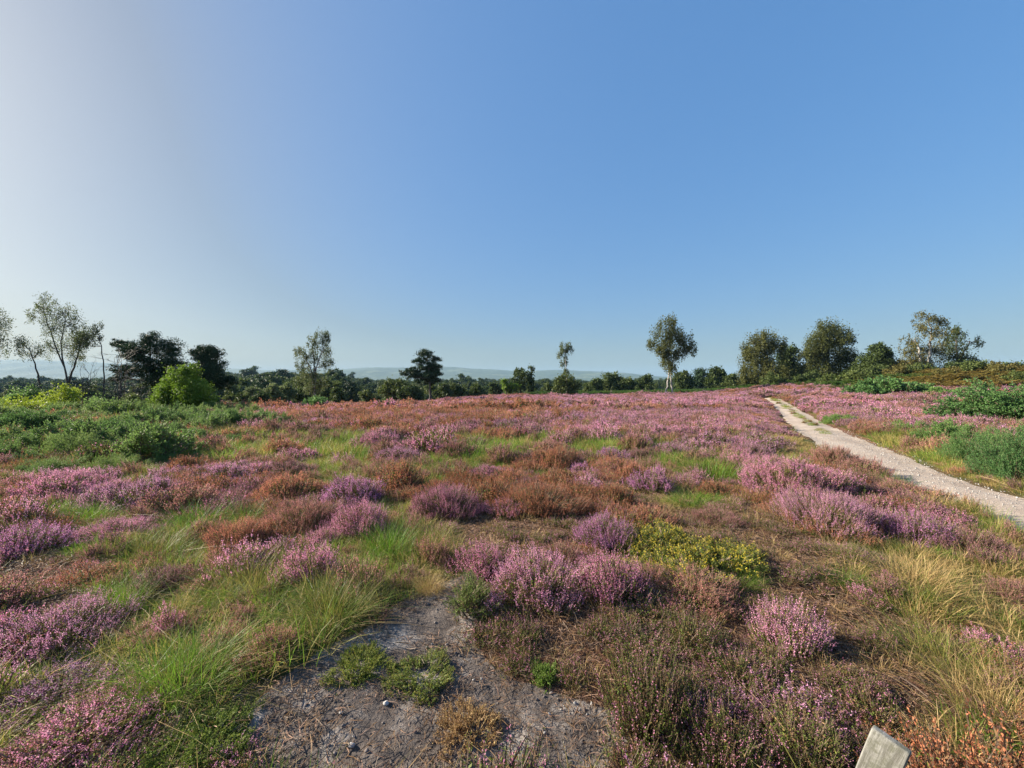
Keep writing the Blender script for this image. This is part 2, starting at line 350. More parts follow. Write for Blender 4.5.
def build_hills():
    px = np.array([-900, -300, -100, 0, 30, 60, 100, 130, 170, 220, 300, 340, 360, 375, 395, 420, 445, 470, 500, 520, 560, 600, 625, 650, 690, 760, 850, 1024, 1500])
    py = np.array([372, 366, 362, 360.5, 360, 361.5, 363, 365, 368, 369, 370.5, 369.5, 368.2, 366.8, 368, 368.3, 367.2, 368.6, 370.2, 371.5, 370.5, 371.5, 373, 376, 379, 382, 383, 383, 384])
    a = np.linspace(-900, 1500, 900)
    top = np.interp(a, px, py); k = np.ones(11) / 11; top = np.convolve(np.pad(top, 5, 'edge'), k, 'valid')
    D0 = 4300.0
    Xr = (a - CX) / F
    v = np.linspace(0, 1, 40)
    Yd = 2300 + (D0 - 2300) * v[:, None] + 0 * a
    X = Xr[None, :] * Yd
    zt = EYE + (CY - top) / F * D0
    zt = zt + (fbm(a * 0.25, a * 0 + 2, 4) - 0.5) * 7
    prof = ss(0, 1, v) ** 1.1
    Z = 4 + (zt[None, :] - 4) * prof[:, None] + (fbm(X * 0.002, Yd * 0.002, 4) - 0.5) * 70 * (v * (1 - v) * 4)[:, None]
    # back slope
    Yb = D0 + 1400 * v[1:, None] + 0 * a; Xb = Xr[None, :] * Yb; Zb = Z[-1][None, :] * (1 - ss(0, 1, v[1:]))[:, None]
    X = np.vstack([X, Xb]); Y = np.vstack([Yd, Yb]); Z = np.vstack([Z, Zb - 2])
    idx = np.arange(X.size).reshape(X.shape)
    Q = np.stack([idx[:-1, :-1], idx[:-1, 1:], idx[1:, 1:], idx[1:, :-1]], -1).reshape(-1, 4)
    mb = MB(); mb.add(np.stack([X, Y, Z], -1), Q, 0, True)
    tag(link('hills', mb.mesh('hills', [hill_mat()])), kind='structure')
build_hills()

# ------------------------------------------------------------------ small plants
def sprigs(mb, g, base, d, L, nq, q, ff, mi, rad=0.006, stem=0.0016):
    """thin woody shoots set with tiny leaves, and with bells above fraction ff; mi = (stem, leaf, flower)"""
    n = len(base)
    side = unit(np.cross(d, rvec(g, n)))
    bend = rvec(g, n) * 0.08 * L[:, None]
    P = np.stack([base, base + d * L[:, None] * 0.5 + bend * 0.4, base + d * L[:, None] + bend], 1)
    ribbons(mb, P, np.array([1.3, 1.0, 0.5]) * stem, side, mi[0])
    t = (np.arange(nq)[None, :] + g.random((n, nq))) / nq * 0.92 + 0.10
    c = base[:, None] + d[:, None] * (L[:, None] * t)[..., None] + bend[:, None] * (t ** 2)[..., None]
    off = unit(g.normal(size=(n, nq, 3))); taper = (1.25 - 0.6 * t)[..., None]
    c = c + off * rad * taper * 1.2
    fl = t > ff[:, None]
    u = unit(off * 0.8 + d[:, None] * 0.7 + g.normal(size=(n, nq, 3)) * 0.3) * q * taper
    v = unit(np.cross(u, g.normal(size=(n, nq, 3)))) * q * 0.62 * taper
    k = np.where(fl, mi[2], mi[1])
    sc = np.where(fl, 1.0, 0.8)[..., None]
    lens(mb, c.reshape(-1, 3), (u * sc).reshape(-1, 3), (v * sc).reshape(-1, 3), k.ravel())
def dome(g, n, Rr, H, lump=0.16, cl=6, spread=0.03, zmin=0.03):
    nc = max(3, n // cl)
    th = g.random(nc) * 2 * math.pi; cp = zmin + (1 - zmin) * g.random(nc); sp = np.sqrt(1 - cp ** 2)
    ph = g.random(6) * 6.28
    l = 1 + lump * (np.sin(3 * th + ph[0]) * sp + np.sin(5 * th + ph[1] + 4 * cp) * 0.6 + np.sin(9 * cp + ph[2] + 2 * th) * 0.5) + g.normal(size=nc) * 0.04
    C = np.stack([Rr * sp * np.cos(th) * l, Rr * sp * np.sin(th) * l, H * cp ** 0.75 * l], 1)
    i = g.integers(0, nc, n)
    tip = C[i] + g.normal(size=(n, 3)) * spread
    rad = unit(tip * np.array([1, 1, 0.6]))
    return tip, rad, C
def heather_mesh(kind, Rr, H, n, seed, nq=13, q=0.0052, L0=0.13, fl=None):
    g = np.random.default_rng(seed)
    flower = {'lilac': 'lilac', 'purple': 'purple', 'pink': 'pink', 'rust': 'rust', 'dull': 'dull', 'ling': 'pink', 'green': 'pink', 'twotone': 'lilac'}[kind]
    mats = [M['stem'], M['hleaf'], M[flower], M['hbrown'], M['rust']]
    mb = MB()
    tip, rad, C = dome(g, n, Rr, H)
    d = unit(rad * 0.55 + np.array([0, 0, 1.0]) + g.normal(size=(n, 3)) * 0.20)
    L = L0 * (0.65 + 0.7 * g.random(n))
    hi = np.clip(tip[:, 2] / H, 0, 1)
    ff = {'lilac': 0.42, 'purple': 0.42, 'pink': 0.38, 'rust': 0.30, 'dull': 0.40, 'ling': 0.80, 'green': 0.97, 'twotone': 0.45}[kind]
    ff = ff + g.normal(size=n) * 0.12 + 0.35 * (1 - ss(0.0, 0.45, hi))
    if kind in ('green', 'ling'): ff = np.where(g.random(n) < (0.30 if kind == 'ling' else 0.15), 0.62, ff + 0.3)
    else: ff = np.where(g.random(n) < 0.12, 1.2, ff)
    leafm = 3 if kind in ('rust', 'dull') else 1
    lm = np.where(g.random(n) < 0.3, 4 - leafm, leafm)
    base = tip - d * L[:, None]; base[:, 2] = np.maximum(base[:, 2], 0.004)
    for m_ in (1, 3):
        s = lm == m_
        if kind == 'twotone':
            low = s & (hi < 0.45 + 0.15 * g.normal(size=n))
            for ss_, f_ in ((s & ~low, 2), (low, 4)):
                if ss_.any(): sprigs(mb, g, base[ss_], d[ss_], L[ss_], nq, q, ff[ss_] * 0.8, (0, m_, f_), q * 1.2, q * 0.3)
        elif s.any(): sprigs(mb, g, base[s], d[s], L[s], nq, q, ff[s], (0, m_, 2), q * 1.2, q * 0.3)
    # woody stems and inner dry foliage
    k = len(C)
    root = np.stack([g.normal(size=k) * Rr * 0.22, g.normal(size=k) * Rr * 0.22, np.full(k, -0.03)], 1)
    mid = (root + C) / 2 + g.normal(size=(k, 3)) * 0.02
    ribbons(mb, np.stack([root, mid, C * 0.92], 1), np.array([2.2, 1.8, 1.0]) * q * 0.4, rvec(g, k), 0)
    ni = int(n * 2.2)
    i = g.integers(0, k, ni); c = C[i] * (0.45 + 0.45 * g.random((ni, 1))) + g.normal(size=(ni, 3)) * 0.02
    c[:, 2] = np.abs(c[:, 2])
    lens(mb, c, rvec(g, ni) * q * 1.5, rvec(g, ni) * q, np.where(g.random(ni) < 0.5, 1, 3))
    return mb.mesh('heather_' + kind, mats, seed)
def blades(mb, g, n, Rr, Hh, w, m, lean=0.5, var=0.35, droop=0.35, seg=4):
    th = g.random(n) * 6.283; rr = Rr * np.sqrt(g.random(n))
    base = np.stack([rr * np.cos(th), rr * np.sin(th), np.full(n, -0.01)], 1)
    az = th + g.normal(size=n) * 0.9
    h = np.stack([np.cos(az), np.sin(az), 0 * az], 1)
    L = Hh * (1 + var * g.normal(size=n)).clip(0.35, 1.8); le = (lean * (0.3 + rr / max(Rr, 1e-3)) * (0.5 + g.random(n)))
    t = np.linspace(0, 1, seg)[None, :, None]
    dr = droop * (0.5 + g.random(n))
    P = base[:, None] + h[:, None] * (L * le)[:, None, None] * (t * 0.5 + t ** 2 * 0.8) + np.array([0, 0, 1.0]) * L[:, None, None] * (t - dr[:, None, None] * le[:, None, None] * t ** 2)
    side = unit(np.cross(h, np.array([0, 0, 1.0])) + g.normal(size=(n, 3)) * 0.4)
    W = w * np.array([1.0, 0.9, 0.6, 0.1])[:seg] if seg == 4 else w * np.linspace(1, 0.1, seg)
    ribbons(mb, P, W, side, m)
def grass_mesh(kind, Rr, Hh, n, seed, w=0.0022):
    g = np.random.default_rng(seed); mb = MB()
    mats = [M['grass'], M['straw'], M['olive']]
    a = {'green': (0, 2, 1), 'olive': (2, 0, 1), 'straw': (1, 2, 1)}[kind]
    blades(mb, g, int(n * 0.6), Rr, Hh, w, a[0], 0.5)
    blades(mb, g, int(n * 0.28), Rr * 1.1, Hh * 0.8, w, a[1], 0.8)
    blades(mb, g, int(n * 0.12) + 3, Rr * 1.2, Hh * 0.9, w * 0.8, a[2], 1.2)
    if kind != 'green':   # thin flowering stems
        blades(mb, g, int(n * 0.05) + 2, Rr * 0.8, Hh * 1.2, w * 0.5, 1, 0.35, 0.2, 0.2)
    return mb.mesh('grass_' + kind, mats, seed)
def moss_mesh(Rr, H, n, seed, mats, q=0.007, ring=False):
    g = np.random.default_rng(seed); mb = MB()
    tip, rad, C = dome(g, n, Rr, H, 0.2, 5, 0.012)
    if ring:
        s = np.hypot(tip[:, 0], tip[:, 1]) > Rr * 0.38; tip = tip[s]; rad = rad[s]
    n = len(tip)
    d = unit(rad * 0.8 + np.array([0, 0, 0.8]) + g.normal(size=(n, 3)) * 0.4); L = 0.035 * (0.6 + g.random(n))
    base = tip - d * L[:, None]
    sprigs(mb, g, base, d, L, 7, q, np.where(g.random(n) < 0.15, 0.6, 2.0), (1, 0, 1), q * 0.7, 0.001)
    return mb.mesh('moss', mats, seed)
def gorse_mesh(Rr, H, n, seed, q=0.013, L0=0.26, yellow=0.0, mats=None, nq=16, cl=9, lump=0.22, spread=0.05):
    g = np.random.default_rng(seed); mb = MB()
    tip, rad, C = dome(g, n, Rr, H, lump, cl, spread * Rr / 0.6)
    d = unit(rad * 1.1 + np.array([0, 0, 0.55]) + g.normal(size=(n, 3)) * 0.38)
    L = L0 * (0.5 + 1.0 * g.random(n) ** 2); base = tip - d * L[:, None]; base[:, 2] = np.maximum(base[:, 2], 0)
    ff = np.where(g.random(n) < yellow, 0.6, 2.0)
    sprigs(mb, g, base, d, L, nq, q, ff, (0, 1, 2), q * 0.9, q * 0.18)
    k = len(C); root = np.stack([g.normal(size=k) * Rr * 0.25, g.normal(size=k) * Rr * 0.25, np.full(k, -0.04)], 1)
    ribbons(mb, np.stack([root, (root + C) / 2, C * 0.95], 1), np.array([0.010, 0.007, 0.004]), rvec(g, k), 0)
    ni = n * 4; i = g.integers(0, k, ni); c = C[i] * (0.4 + 0.5 * g.random((ni, 1))) + g.normal(size=(ni, 3)) * 0.04 * Rr; c[:, 2] = np.abs(c[:, 2])
    lens(mb, c, rvec(g, ni) * q * 1.3, rvec(g, ni) * q * 0.5, 1)
    return mb.mesh('gorse', mats or [M['stem'], M['gorse'], M['yellow']], seed)
def bracken_mesh(seed, n=9, size=0.9, q=1.0):
    g = np.random.default_rng(seed); mb = MB()
    for i in range(n):
        az = g.random() * 6.283; h = np.array([math.cos(az), math.sin(az), 0]); L = size * (0.7 + 0.5 * g.random())
        t = np.linspace(0, 1, 12)
        P = h * (t ** 1.6 * L * 0.75)[:, None] + np.array([0, 0, 1.0]) * (L * (t * 1.15 - 0.55 * t ** 2.2))[:, None] + np.array([g.normal() * 0.15, g.normal() * 0.15, -0.05])
        sd = np.cross(h, [0, 0, 1.0])
        ribbons(mb, P[None], np.full(12, 0.006), sd[None], 1)
        for k in range(4, 12):
            wl = L * 0.34 * (1 - (t[k] - 0.3) / 0.75)
            for s in (-1, 1):
                m_ = 7; tt = np.linspace(0.1, 1, m_)
                c = P[k] + (sd * s * 0.95 + h * 0.35)[None] * (tt * wl)[:, None] + np.array([0, 0, -0.12]) * (tt ** 2 * wl)[:, None] + g.normal(size=(m_, 3)) * 0.01
                u = unit(h[None] + g.normal(size=(m_, 3)) * 0.25) * 0.055 * L * (1.1 - tt * 0.7)[:, None] * q
                v = unit(sd[None] + g.normal(size=(m_, 3)) * 0.3) * 0.022 * q * L
                lens(mb, c, u, v, 0)
    return mb.mesh('bracken', [M['brack'], M['stem']], seed)
def litter_mesh(seed, n=110, Rr=0.16, dens=1.0):
    g = np.random.default_rng(seed); mb = MB()
    rr = Rr * np.sqrt(g.random(n)); th = g.random(n) * 6.283
    c = np.stack([rr * np.cos(th), rr * np.sin(th), 0.004 + 0.014 * g.random(n)], 1)
    az = g.random(n) * 6.283; d = np.stack([np.cos(az), np.sin(az), g.normal(size=n) * 0.18], 1)
    L = (0.008 + 0.03 * g.random(n) ** 2)[:, None]
    side = unit(np.cross(d, np.array([0, 0, 1.0]) + g.normal(size=(n, 3)) * 0.5))
    P = np.stack([c - d * L, c + rvec(g, n) * L * 0.15, c + d * L], 1)
    ribbons(mb, P, np.array([0.0010, 0.0013, 0.0008]), side, g.integers(0, 3, n))
    return mb.mesh('litter', [M['litter'], M['hbrown'], M['stem']], seed)
def stone_mesh(seed, mat, flat=0.6):
    g = np.random.default_rng(seed); mb = MB()
    nu, nv = 10, 7
    th = np.arange(nu) / nu * 6.283; ph = np.linspace(0.02, math.pi - 0.02, nv)
    T, Pp = np.meshgrid(th, ph)
    D = np.stack([np.sin(Pp) * np.cos(T), np.sin(Pp) * np.sin(T), np.cos(Pp)], -1)
    k = g.normal(size=(5, 3)); r = 1 + sum(0.10 * np.sin((D @ kk) * 2.2 + i) for i, kk in enumerate(k))
    V = D * r[..., None] * np.array([1, 0.75 + 0.2 * g.random(), flat]) * 0.5
    i = np.arange(nu * nv).reshape(nv, nu); j = np.roll(i, -1, 1)
    mb.add(V, np.stack([i[:-1], i[1:], j[1:], j[:-1]], -1).reshape(-1, 4), 0, True)
    return mb.mesh('stone', [mat], seed)

# ------------------------------------------------------------------ scatter (one object per uncountable cover)
def scatter(name, label, cat, protos, P, rot, scl, idx, tint):
    pc = bpy.data.collections.new(name + '_kinds')
    for i, me in enumerate(protos):
        o = bpy.data.objects.new('%s_kind_%03d' % (name, i), me); pc.objects.link(o)
    me = bpy.data.meshes.new(name); me.vertices.add(len(P)); me.vertices.foreach_set('co', P.astype(np.float32).ravel())
    for n, v, ty in (('rotv', rot, 'FLOAT_VECTOR'), ('sclv', scl, 'FLOAT_VECTOR'), ('tint', tint, 'FLOAT')):
        a = me.attributes.new(n, ty, 'POINT'); a.data.foreach_set('vector' if ty != 'FLOAT' else 'value', np.ascontiguousarray(v, np.float32).ravel())
    a = me.attributes.new('kindi', 'INT', 'POINT'); a.data.foreach_set('value', idx.astype(np.int32))
    o = link(name, me); tag(o, label, cat, kind='stuff')
    ng = bpy.data.node_groups.new(name, 'GeometryNodeTree')
    ng.interface.new_socket('Geometry', in_out='INPUT', socket_type='NodeSocketGeometry')
    ng.interface.new_socket('Geometry', in_out='OUTPUT', socket_type='NodeSocketGeometry')
    gi = ng.nodes.new('NodeGroupInput'); go = ng.nodes.new('NodeGroupOutput')
    ci = ng.nodes.new('GeometryNodeCollectionInfo'); ci.inputs['Collection'].default_value = pc
    ci.inputs['Separate Children'].default_value = True; ci.inputs['Reset Children'].default_value = True
    ip = ng.nodes.new('GeometryNodeInstanceOnPoints'); ip.inputs['Pick Instance'].default_value = True
    def na(n, ty):
        q = ng.nodes.new('GeometryNodeInputNamedAttribute'); q.data_type = ty; q.inputs['Name'].default_value = n
        return q.outputs['Attribute']
    e = ng.nodes.new('FunctionNodeEulerToRotation')
    L = ng.links.new
    L(gi.outputs[0], ip.inputs['Points']); L(ci.outputs[0], ip.inputs['Instance'])
    L(na('kindi', 'INT'), ip.inputs['Instance Index']); L(na('rotv', 'FLOAT_VECTOR'), e.inputs[0]); L(e.outputs[0], ip.inputs['Rotation'])
    L(na('sclv', 'FLOAT_VECTOR'), ip.inputs['Scale']); L(ip.outputs[0], go.inputs[0])
    md = o.modifiers.new('scatter', 'NODES'); md.node_group = ng
    return o
def jitter(y0, y1, sp, g, k=1.42):
    xs = np.arange(-y1 * k - 1.5, y1 * k + 1.5, sp); ys = np.arange(y0, y1, sp)
    X, Y = np.meshgrid(xs, ys); X = X + g.random(X.shape) * sp; Y = Y + g.random(Y.shape) * sp
    s = (np.abs(X) < Y * k + 1.5)
    return X[s], Y[s]
# kinds of cover: near, middle, far
HK = ['lilac', 'rust', 'ling', 'dull', 'green', 'pink']
heath = []; hi_index = {}
for lod, (Rr, H, n, nq, q, L0) in enumerate([(0.14, 0.14, 150, 15, 0.0050, 0.085), (0.26, 0.26, 260, 9, 0.010, 0.12), (0.50, 0.36, 420, 5, 0.024, 0.16)]):
    for k in HK:
        for v in range(2):
            hi_index[(lod, k, v)] = len(heath)
            hh = H * (0.7 if k in ('ling', 'green') else 1)
            heath.append(heather_mesh(k, Rr, hh, n, 100 + lod * 20 + HK.index(k) * 2 + v, nq, q, L0))
grs = []; gr_index = {}
for lod, (Rr, Hh, n, w) in enumerate([(0.09, 0.095, 75, 0.0016), (0.20, 0.14, 150, 0.0032), (0.42, 0.19, 180, 0.0075)]):
    for k in ('green', 'olive', 'straw'):
        for v in range(2):
            gr_index[(lod, k, v)] = len(grs); grs.append(grass_mesh(k, Rr, Hh, n, 300 + lod * 10 + v + len(grs), w))
scrub = [gorse_mesh(0.42, 0.42, 260, 400 + i, 0.02, 0.22, mats=[M['stem'], M['scrubleaf'], M['scrubleaf']]) for i in range(3)]
yel = [gorse_mesh(0.16, 0.10, 140, 420 + i, 0.0058, 0.06, 0.5, mats=[M['stem'], M['hleaf'], M['yellow']], nq=9) for i in range(3)]
lit = [litter_mesh(440 + i) for i in range(4)]
acc = {k: [] for k in ('heath', 'grass', 'scrub', 'yellow', 'litter')}
IND = []     # filled before scatter: (x, y, r) discs kept free for the single bushes

# ------------------------------------------------------------------ single bushes and tufts (each a thing)
cache = {}
def bush_mesh(kind, R, Y):
    b = min([0.12, 0.2, 0.32, 0.5, 0.75, 1.1], key=lambda v: abs(math.log(v / R)))
    lod = 0 if Y < 5.2 else 1 if Y < 11 else 2
    dens, q, nq, L0 = [(2100, 0.0046, 19, 0.13), (1050, 0.0078, 13, 0.14), (330, 0.018, 6, 0.17)][lod]
    L0 = min(L0, b * 0.6)
    v = sum(1 for k in cache if k[:3] == (kind, b, lod)) if False else int(rng.integers(0, 2))
    key = (kind, b, lod, v)
    if key not in cache:
        H = {0.12: 0.14, 0.2: 0.2, 0.32: 0.28, 0.5: 0.36, 0.75: 0.42, 1.1: 0.5}[b]
        n = int(max(60, min(4200, 2 * math.pi * b * (b + H) / 2 * dens)))
        cache[key] = (heather_mesh(kind, b, H, n, 700 + len(cache), nq, q, L0), b, H)
    return cache[key]
def place(px, py, w, ptop):
    x, y = ground_at(px, py)
    R = w / F * y / 2
    x2, y2 = ground_at(px, py); y2 = y + 0.62 * R; x2 = (px - CX) / F * y2
    z = float(terrain(x2, y2))
    H = EYE - (ptop - CY) / F * y2 - z
    return x2, y2, z, R, max(0.10, H)
HB = [
 (62,500,66,473,'pink','pale pink heather bush at left with a rusty clump right behind it'),
 (138,509,74,478,'lilac','lilac heather mound just right of the pale pink bush at the left of the field'),
 (185,510,60,483,'dull','greyish purple heather running on to the right of the lilac mound on the left'),
 (232,482,66,461,'lilac','lilac heather clump by the small rust coloured mound at the left of the field'),
 (187,474,38,456,'rust','small rust coloured heather mound in front of the low green scrub at left'),
 (66,478,50,468,'rust','rusty flat heather clump peeping over the pale pink bush on the left'),
 (24,560,76,524,'purple','strong purple heather bush cut by the left edge of the photo, dark hollow before it'),
 (116,540,64,519,'pink','low pale pink heather between green grass tufts, right of the strong purple bush'),
 (85,590,58,566,'rust','orange rust heather mound behind a bright green grass tuft on the left'),
 (160,592,52,566,'dull','greyish faded heather right behind the bright green grass tuft on the left'),
 (242,552,56,518,'rust','reddish brown heather mound leaning over long grass at left'),
 (60,660,112,606,'lilac','broad pale lilac heather bush on the left with rusty shoots on its left side'),
 (58,716,86,680,'lilac','lilac tipped heather near the bottom left corner, the upper of two there'),
 (92,772,110,708,'pink','nearest pink and rust heather bush at the bottom left corner'),
 (14,668,60,635,'rust','rusty heather against the left edge, beside the broad pale lilac bush'),
 (168,640,26,604,'pink','slim tuft of pink heather sprigs standing in the grass behind the big green tussock'),
 (240,632,22,606,'dull','slim tuft of faded purple sprigs in the long grass left of the bare soil'),
 (305,588,58,543,'pink','bright pink heather bush in long green grass left of the bare soil'),
 (352,508,62,477,'purple','purple heather mound behind its paler twin, left of the middle'),
 (362,538,54,500,'pink','dusky pink heather mound in front of its purple twin, left of the middle'),
 (447,522,70,486,'pink','magenta pink heather mound beside the orange heather in the middle'),
 (397,493,54,462,'rust','brown topped heather mound directly below a small lilac clump, left of the middle'),
 (399,464,46,446,'lilac','small lilac clump directly behind the brown topped mound left of the middle'),
 (376,450,44,432,'pink','rosy heather clump beyond the small lilac clump, farthest of that row'),
 (456,460,42,441,'dull','dusty pink heather clump left of a patch of bright green grass'),
 (438,498,44,480,'rust','orange heather mound just behind the magenta pink mound in the middle'),
 (486,508,56,482,'rust','orange brown heather mound with a dark front, right of the magenta pink mound'),
 (489,480,48,466,'pink','low pink strip of heather behind the orange brown mound in the middle'),
 (288,500,64,474,'rust','orange tinted heather mound in grass, behind the dull purple mass at left of centre'),
 (287,479,52,461,'dull','dusky lilac heather band behind the orange tinted mound at left of centre'),
 (302,530,84,500,'dull','wide dull purple brown heather mass left of the dusky pink mound'),
 (262,546,44,520,'rust','dark red heather at the left end of the wide dull purple mass'),
 (323,545,32,526,'pink','little pink heather tuft just behind the bright pink bush left of the soil'),
 (257,476,26,461,'pink','small rosy heather tuft at the left end of the dusky lilac band'),
 (540,520,88,484,'rust','wide rust and pink heather mound in the middle of the field with a dark underside'),
 (507,522,40,500,'pink','pink fringe of heather at the left end of the wide rust and pink mound'),
 (606,553,66,515,'purple','vivid lilac purple bush with yellow gorse flowers to its right'),
 (651,493,44,468,'purple','rounded purple heather bush alone on open ground right of the middle'),
 (612,462,36,447,'purple','bright purple heather clump behind the rounded bush right of the middle'),
 (641,461,30,448,'dull','grey lilac heather just right of the bright purple clump'),
 (672,457,38,442,'lilac','pale lilac low heather in green grass right of the middle'),
 (586,494,32,474,'lilac','small upright lilac heather left of the rounded purple bush'),
 (582,476,26,463,'purple','tiny violet heather tuft behind the small upright lilac one'),
 (556,470,44,446,'rust','rust coloured heather mound with purple edges in the middle distance'),
 (530,466,38,450,'dull','dark purple brown heather mound left of the rust coloured one in the middle distance'),
 (614,511,44,486,'rust','orange brown heather mound between the rounded purple bush and the wide rust and pink mound'),
 (560,486,46,470,'rust','orange heather patch directly behind the wide rust and pink mound'),
 (633,480,34,462,'rust','dark rust heather touching the back of the rounded purple bush'),
 (508,488,36,468,'rust','round orange heather with a dark front beside the low pink strip'),
 (790,500,104,459,'pink','largest bright pink lilac heather bush left of the sandy track'),
 (752,458,38,442,'lilac','soft lilac clump beyond the largest pink lilac bush, nearer the track'),
 (738,462,30,446,'pink','pink clump left of the soft lilac clump, beyond the largest bush'),
 (716,498,38,481,'rust','small red brown heather left of the largest pink lilac bush'),
 (650,527,42,504,'rust','rust topped heather behind the yellow flowered gorse patch'),
 (716,526,50,508,'dull','flat brown heather on bare litter right of the yellow gorse patch'),
 (538,614,104,552,'lilac','big lilac heather bush at the edge of the bare soil, the largest in the foreground'),
 (612,612,66,552,'pink','pink heather bush right against the big lilac one by the bare soil'),
 (482,582,58,542,'pink','thin pink heather reaching left over the bare soil from the big lilac bush'),
 (560,570,46,542,'dull','thin pinkish brown heather behind the big lilac bush by the bare soil'),
 (690,616,96,571,'dull','loose pale pink heather right of the foreground pair by the soil'),
 (643,600,48,562,'dull','straggly faded heather between the foreground pink bush and the loose pale one'),
 (828,540,98,493,'twotone','domed lilac heather bush with rusty lower shoots, third from the track'),
 (868,534,46,502,'dull','grey purple heather on the right shoulder of the domed lilac bush'),
 (856,500,50,480,'dull','dull pink heather tuft between the domed lilac bush and the track'),
 (832,468,46,446,'dull','dull purple heather right at the track edge, the farther of two'),
 (864,478,44,458,'dull','dull purple heather right at the track edge, the nearer of two'),
 (898,498,44,480,'dull','dark heather strip by the near edge of the track, left one'),
 (930,504,36,488,'dull','dark heather strip by the near edge of the track, right one'),
 (916,548,64,511,'purple','grey violet heather bush in straw grass below the bend of the track'),
 (972,562,56,530,'dull','dusty violet heather bush nearest the track, casting a shadow over the verge'),
 (850,572,64,545,'green','green heather with a few pale flowers in front of the domed lilac bush'),
 (887,592,22,576,'pink','single small pink heather sprig cluster in the straw grass'),
 (862,606,20,592,'pink','tiny flat pink heather cluster left of the single small one in the grass'),
 (790,660,64,600,'lilac','upright lilac heather bush on brown litter, with its shadow to the right'),
 (650,742,96,656,'green','dark green heather bush with few pink tips right of the bare soil'),
 (694,660,62,616,'green','green heather with scattered pink tips behind the dark green bush'),
 (640,668,70,630,'ling','brownish green low heather right of the tiny moss tuft'),
 (740,700,70,655,'ling','olive brown low heather left of the shaded litter hollow'),
 (724,775,80,705,'ling','low brown heather near the bottom edge, right of the dark green bush'),
 (800,780,90,712,'green','low green heather with pinkish tips left of the wooden post'),
 (990,662,40,634,'pink','pale pink sparse heather in straw grass near the right edge'),
 (1010,606,44,578,'dull','greyish heather in straw grass at the right edge'),
 (20,600,60,575,'dull','dark heather in the hollow at the left edge'),
 (210,448,40,436,'pink','faint pink heather clump in front of the reddish grass at far left'),
 (420,440,40,428,'rust','brown heather hummock with a shaded front in the left middle distance'),
 (632,437,44,424,'dull','dark purple heather hummock beside the bare strip in the distance'),
 (550,452,40,440,'dull','dark brownish heather clump in grass in the middle distance'),
]
for px, py, w, pt, kind, lab in HB:
    x, y, z, R, H = place(px, py, w, pt)
    H = min(H, R * 1.5 + 0.12, 0.62)
    me, b, h0 = bush_mesh(kind, max(R, 0.08), y)
    o = link('heather_bush', me, None, (x, y, z - 0.01))
    o.rotation_euler = (0, 0, rng.random() * 6.283)
    o.scale = (R / b, R / b, H / h0 * 0.93)
    o['tint'] = float(rng.random())
    tag(o, lab, 'heather', 'heather bushes on the heath')
    IND.append((x, y, R * 0.95))
GT = [
 (92,522,50,496,'green','short bright green grass tuft between two heather mounds on the left'),
 (200,525,58,496,'green','green grass tuft in front of the greyish purple heather on the left'),
 (244,522,44,500,'green','rich green grass tuft behind the reddish brown heather mound'),
 (152,560,60,526,'olive','olive green tussock between pale pink heather and the reddish brown mound'),
 (122,614,50,572,'green','brightest green grass tuft in the dark hollow at left'),
 (180,716,104,630,'green','largest green tussock of the foreground, left of the bare soil'),
 (252,604,84,552,'olive','long bent olive grass tussock left of the bright pink bush'),
 (222,612,44,586,'green','yellowish green tuft behind the largest green tussock'),
 (330,640,90,575,'olive','dark green long grass tussock at the left rim of the bare soil'),
 (388,560,60,516,'green','upright green grass tussock in front of the dusky pink mound'),
 (430,556,50,520,'olive','olive grass tussock left of the brown litter strip'),
 (476,462,50,438,'green','bright green grass patch beside the dusty pink clump in the middle distance'),
 (508,458,34,442,'green','bright green grass right of the patch in the middle distance'),
 (714,484,60,452,'green','feathery bright green clump left of the largest pink lilac bush'),
 (698,508,48,490,'green','fresh green grass tuft in front of the feathery bright green clump'),
 (744,446,44,426,'green','green grass clump far along the near side of the track'),
 (738,596,44,572,'green','bright green grass tuft right of the loose pale pink heather'),
 (842,596,40,584,'green','flat dark green tuft beside the tiny pink cluster in the grass'),
 (912,600,74,556,'straw','tall yellow grass tussock in front of the grey violet heather'),
 (945,684,80,630,'olive','yellow green tussock right of the litter hollow'),
 (1000,745,90,668,'straw','pale dry tussock near the bottom right corner'),
 (430,600,30,580,'straw','small dry tuft on the bare soil left of the light green clump'),
 (596,448,40,432,'green','thin green grass patch at the far side of the middle field'),
]
for px, py, w, pt, kind, lab in GT:
    x, y, z, R, H = place(px, py, w, pt); H = min(max(H, .06), 0.5) * 0.68
    lod = 0 if y < 5 else 1 if y < 11 else 2
    key = ('g', kind, lod)
    if key not in cache:
        cache[key] = grass_mesh(kind, 0.26, 0.34, [900, 420, 220][lod], 900 + len(cache), [0.0018, 0.003, 0.007][lod])
    o = link('grass_tussock', cache[key], None, (x, y, z)); o.rotation_euler = (0, 0, rng.random() * 6.28)
    o.scale = (R / 0.33, R / 0.33, max(H / 0.33, 0.3)); o['tint'] = float(rng.random() * 0.5)
    tag(o, lab, 'grass tussock', 'grass tussocks on the heath'); IND.append((x, y, R * 0.5))
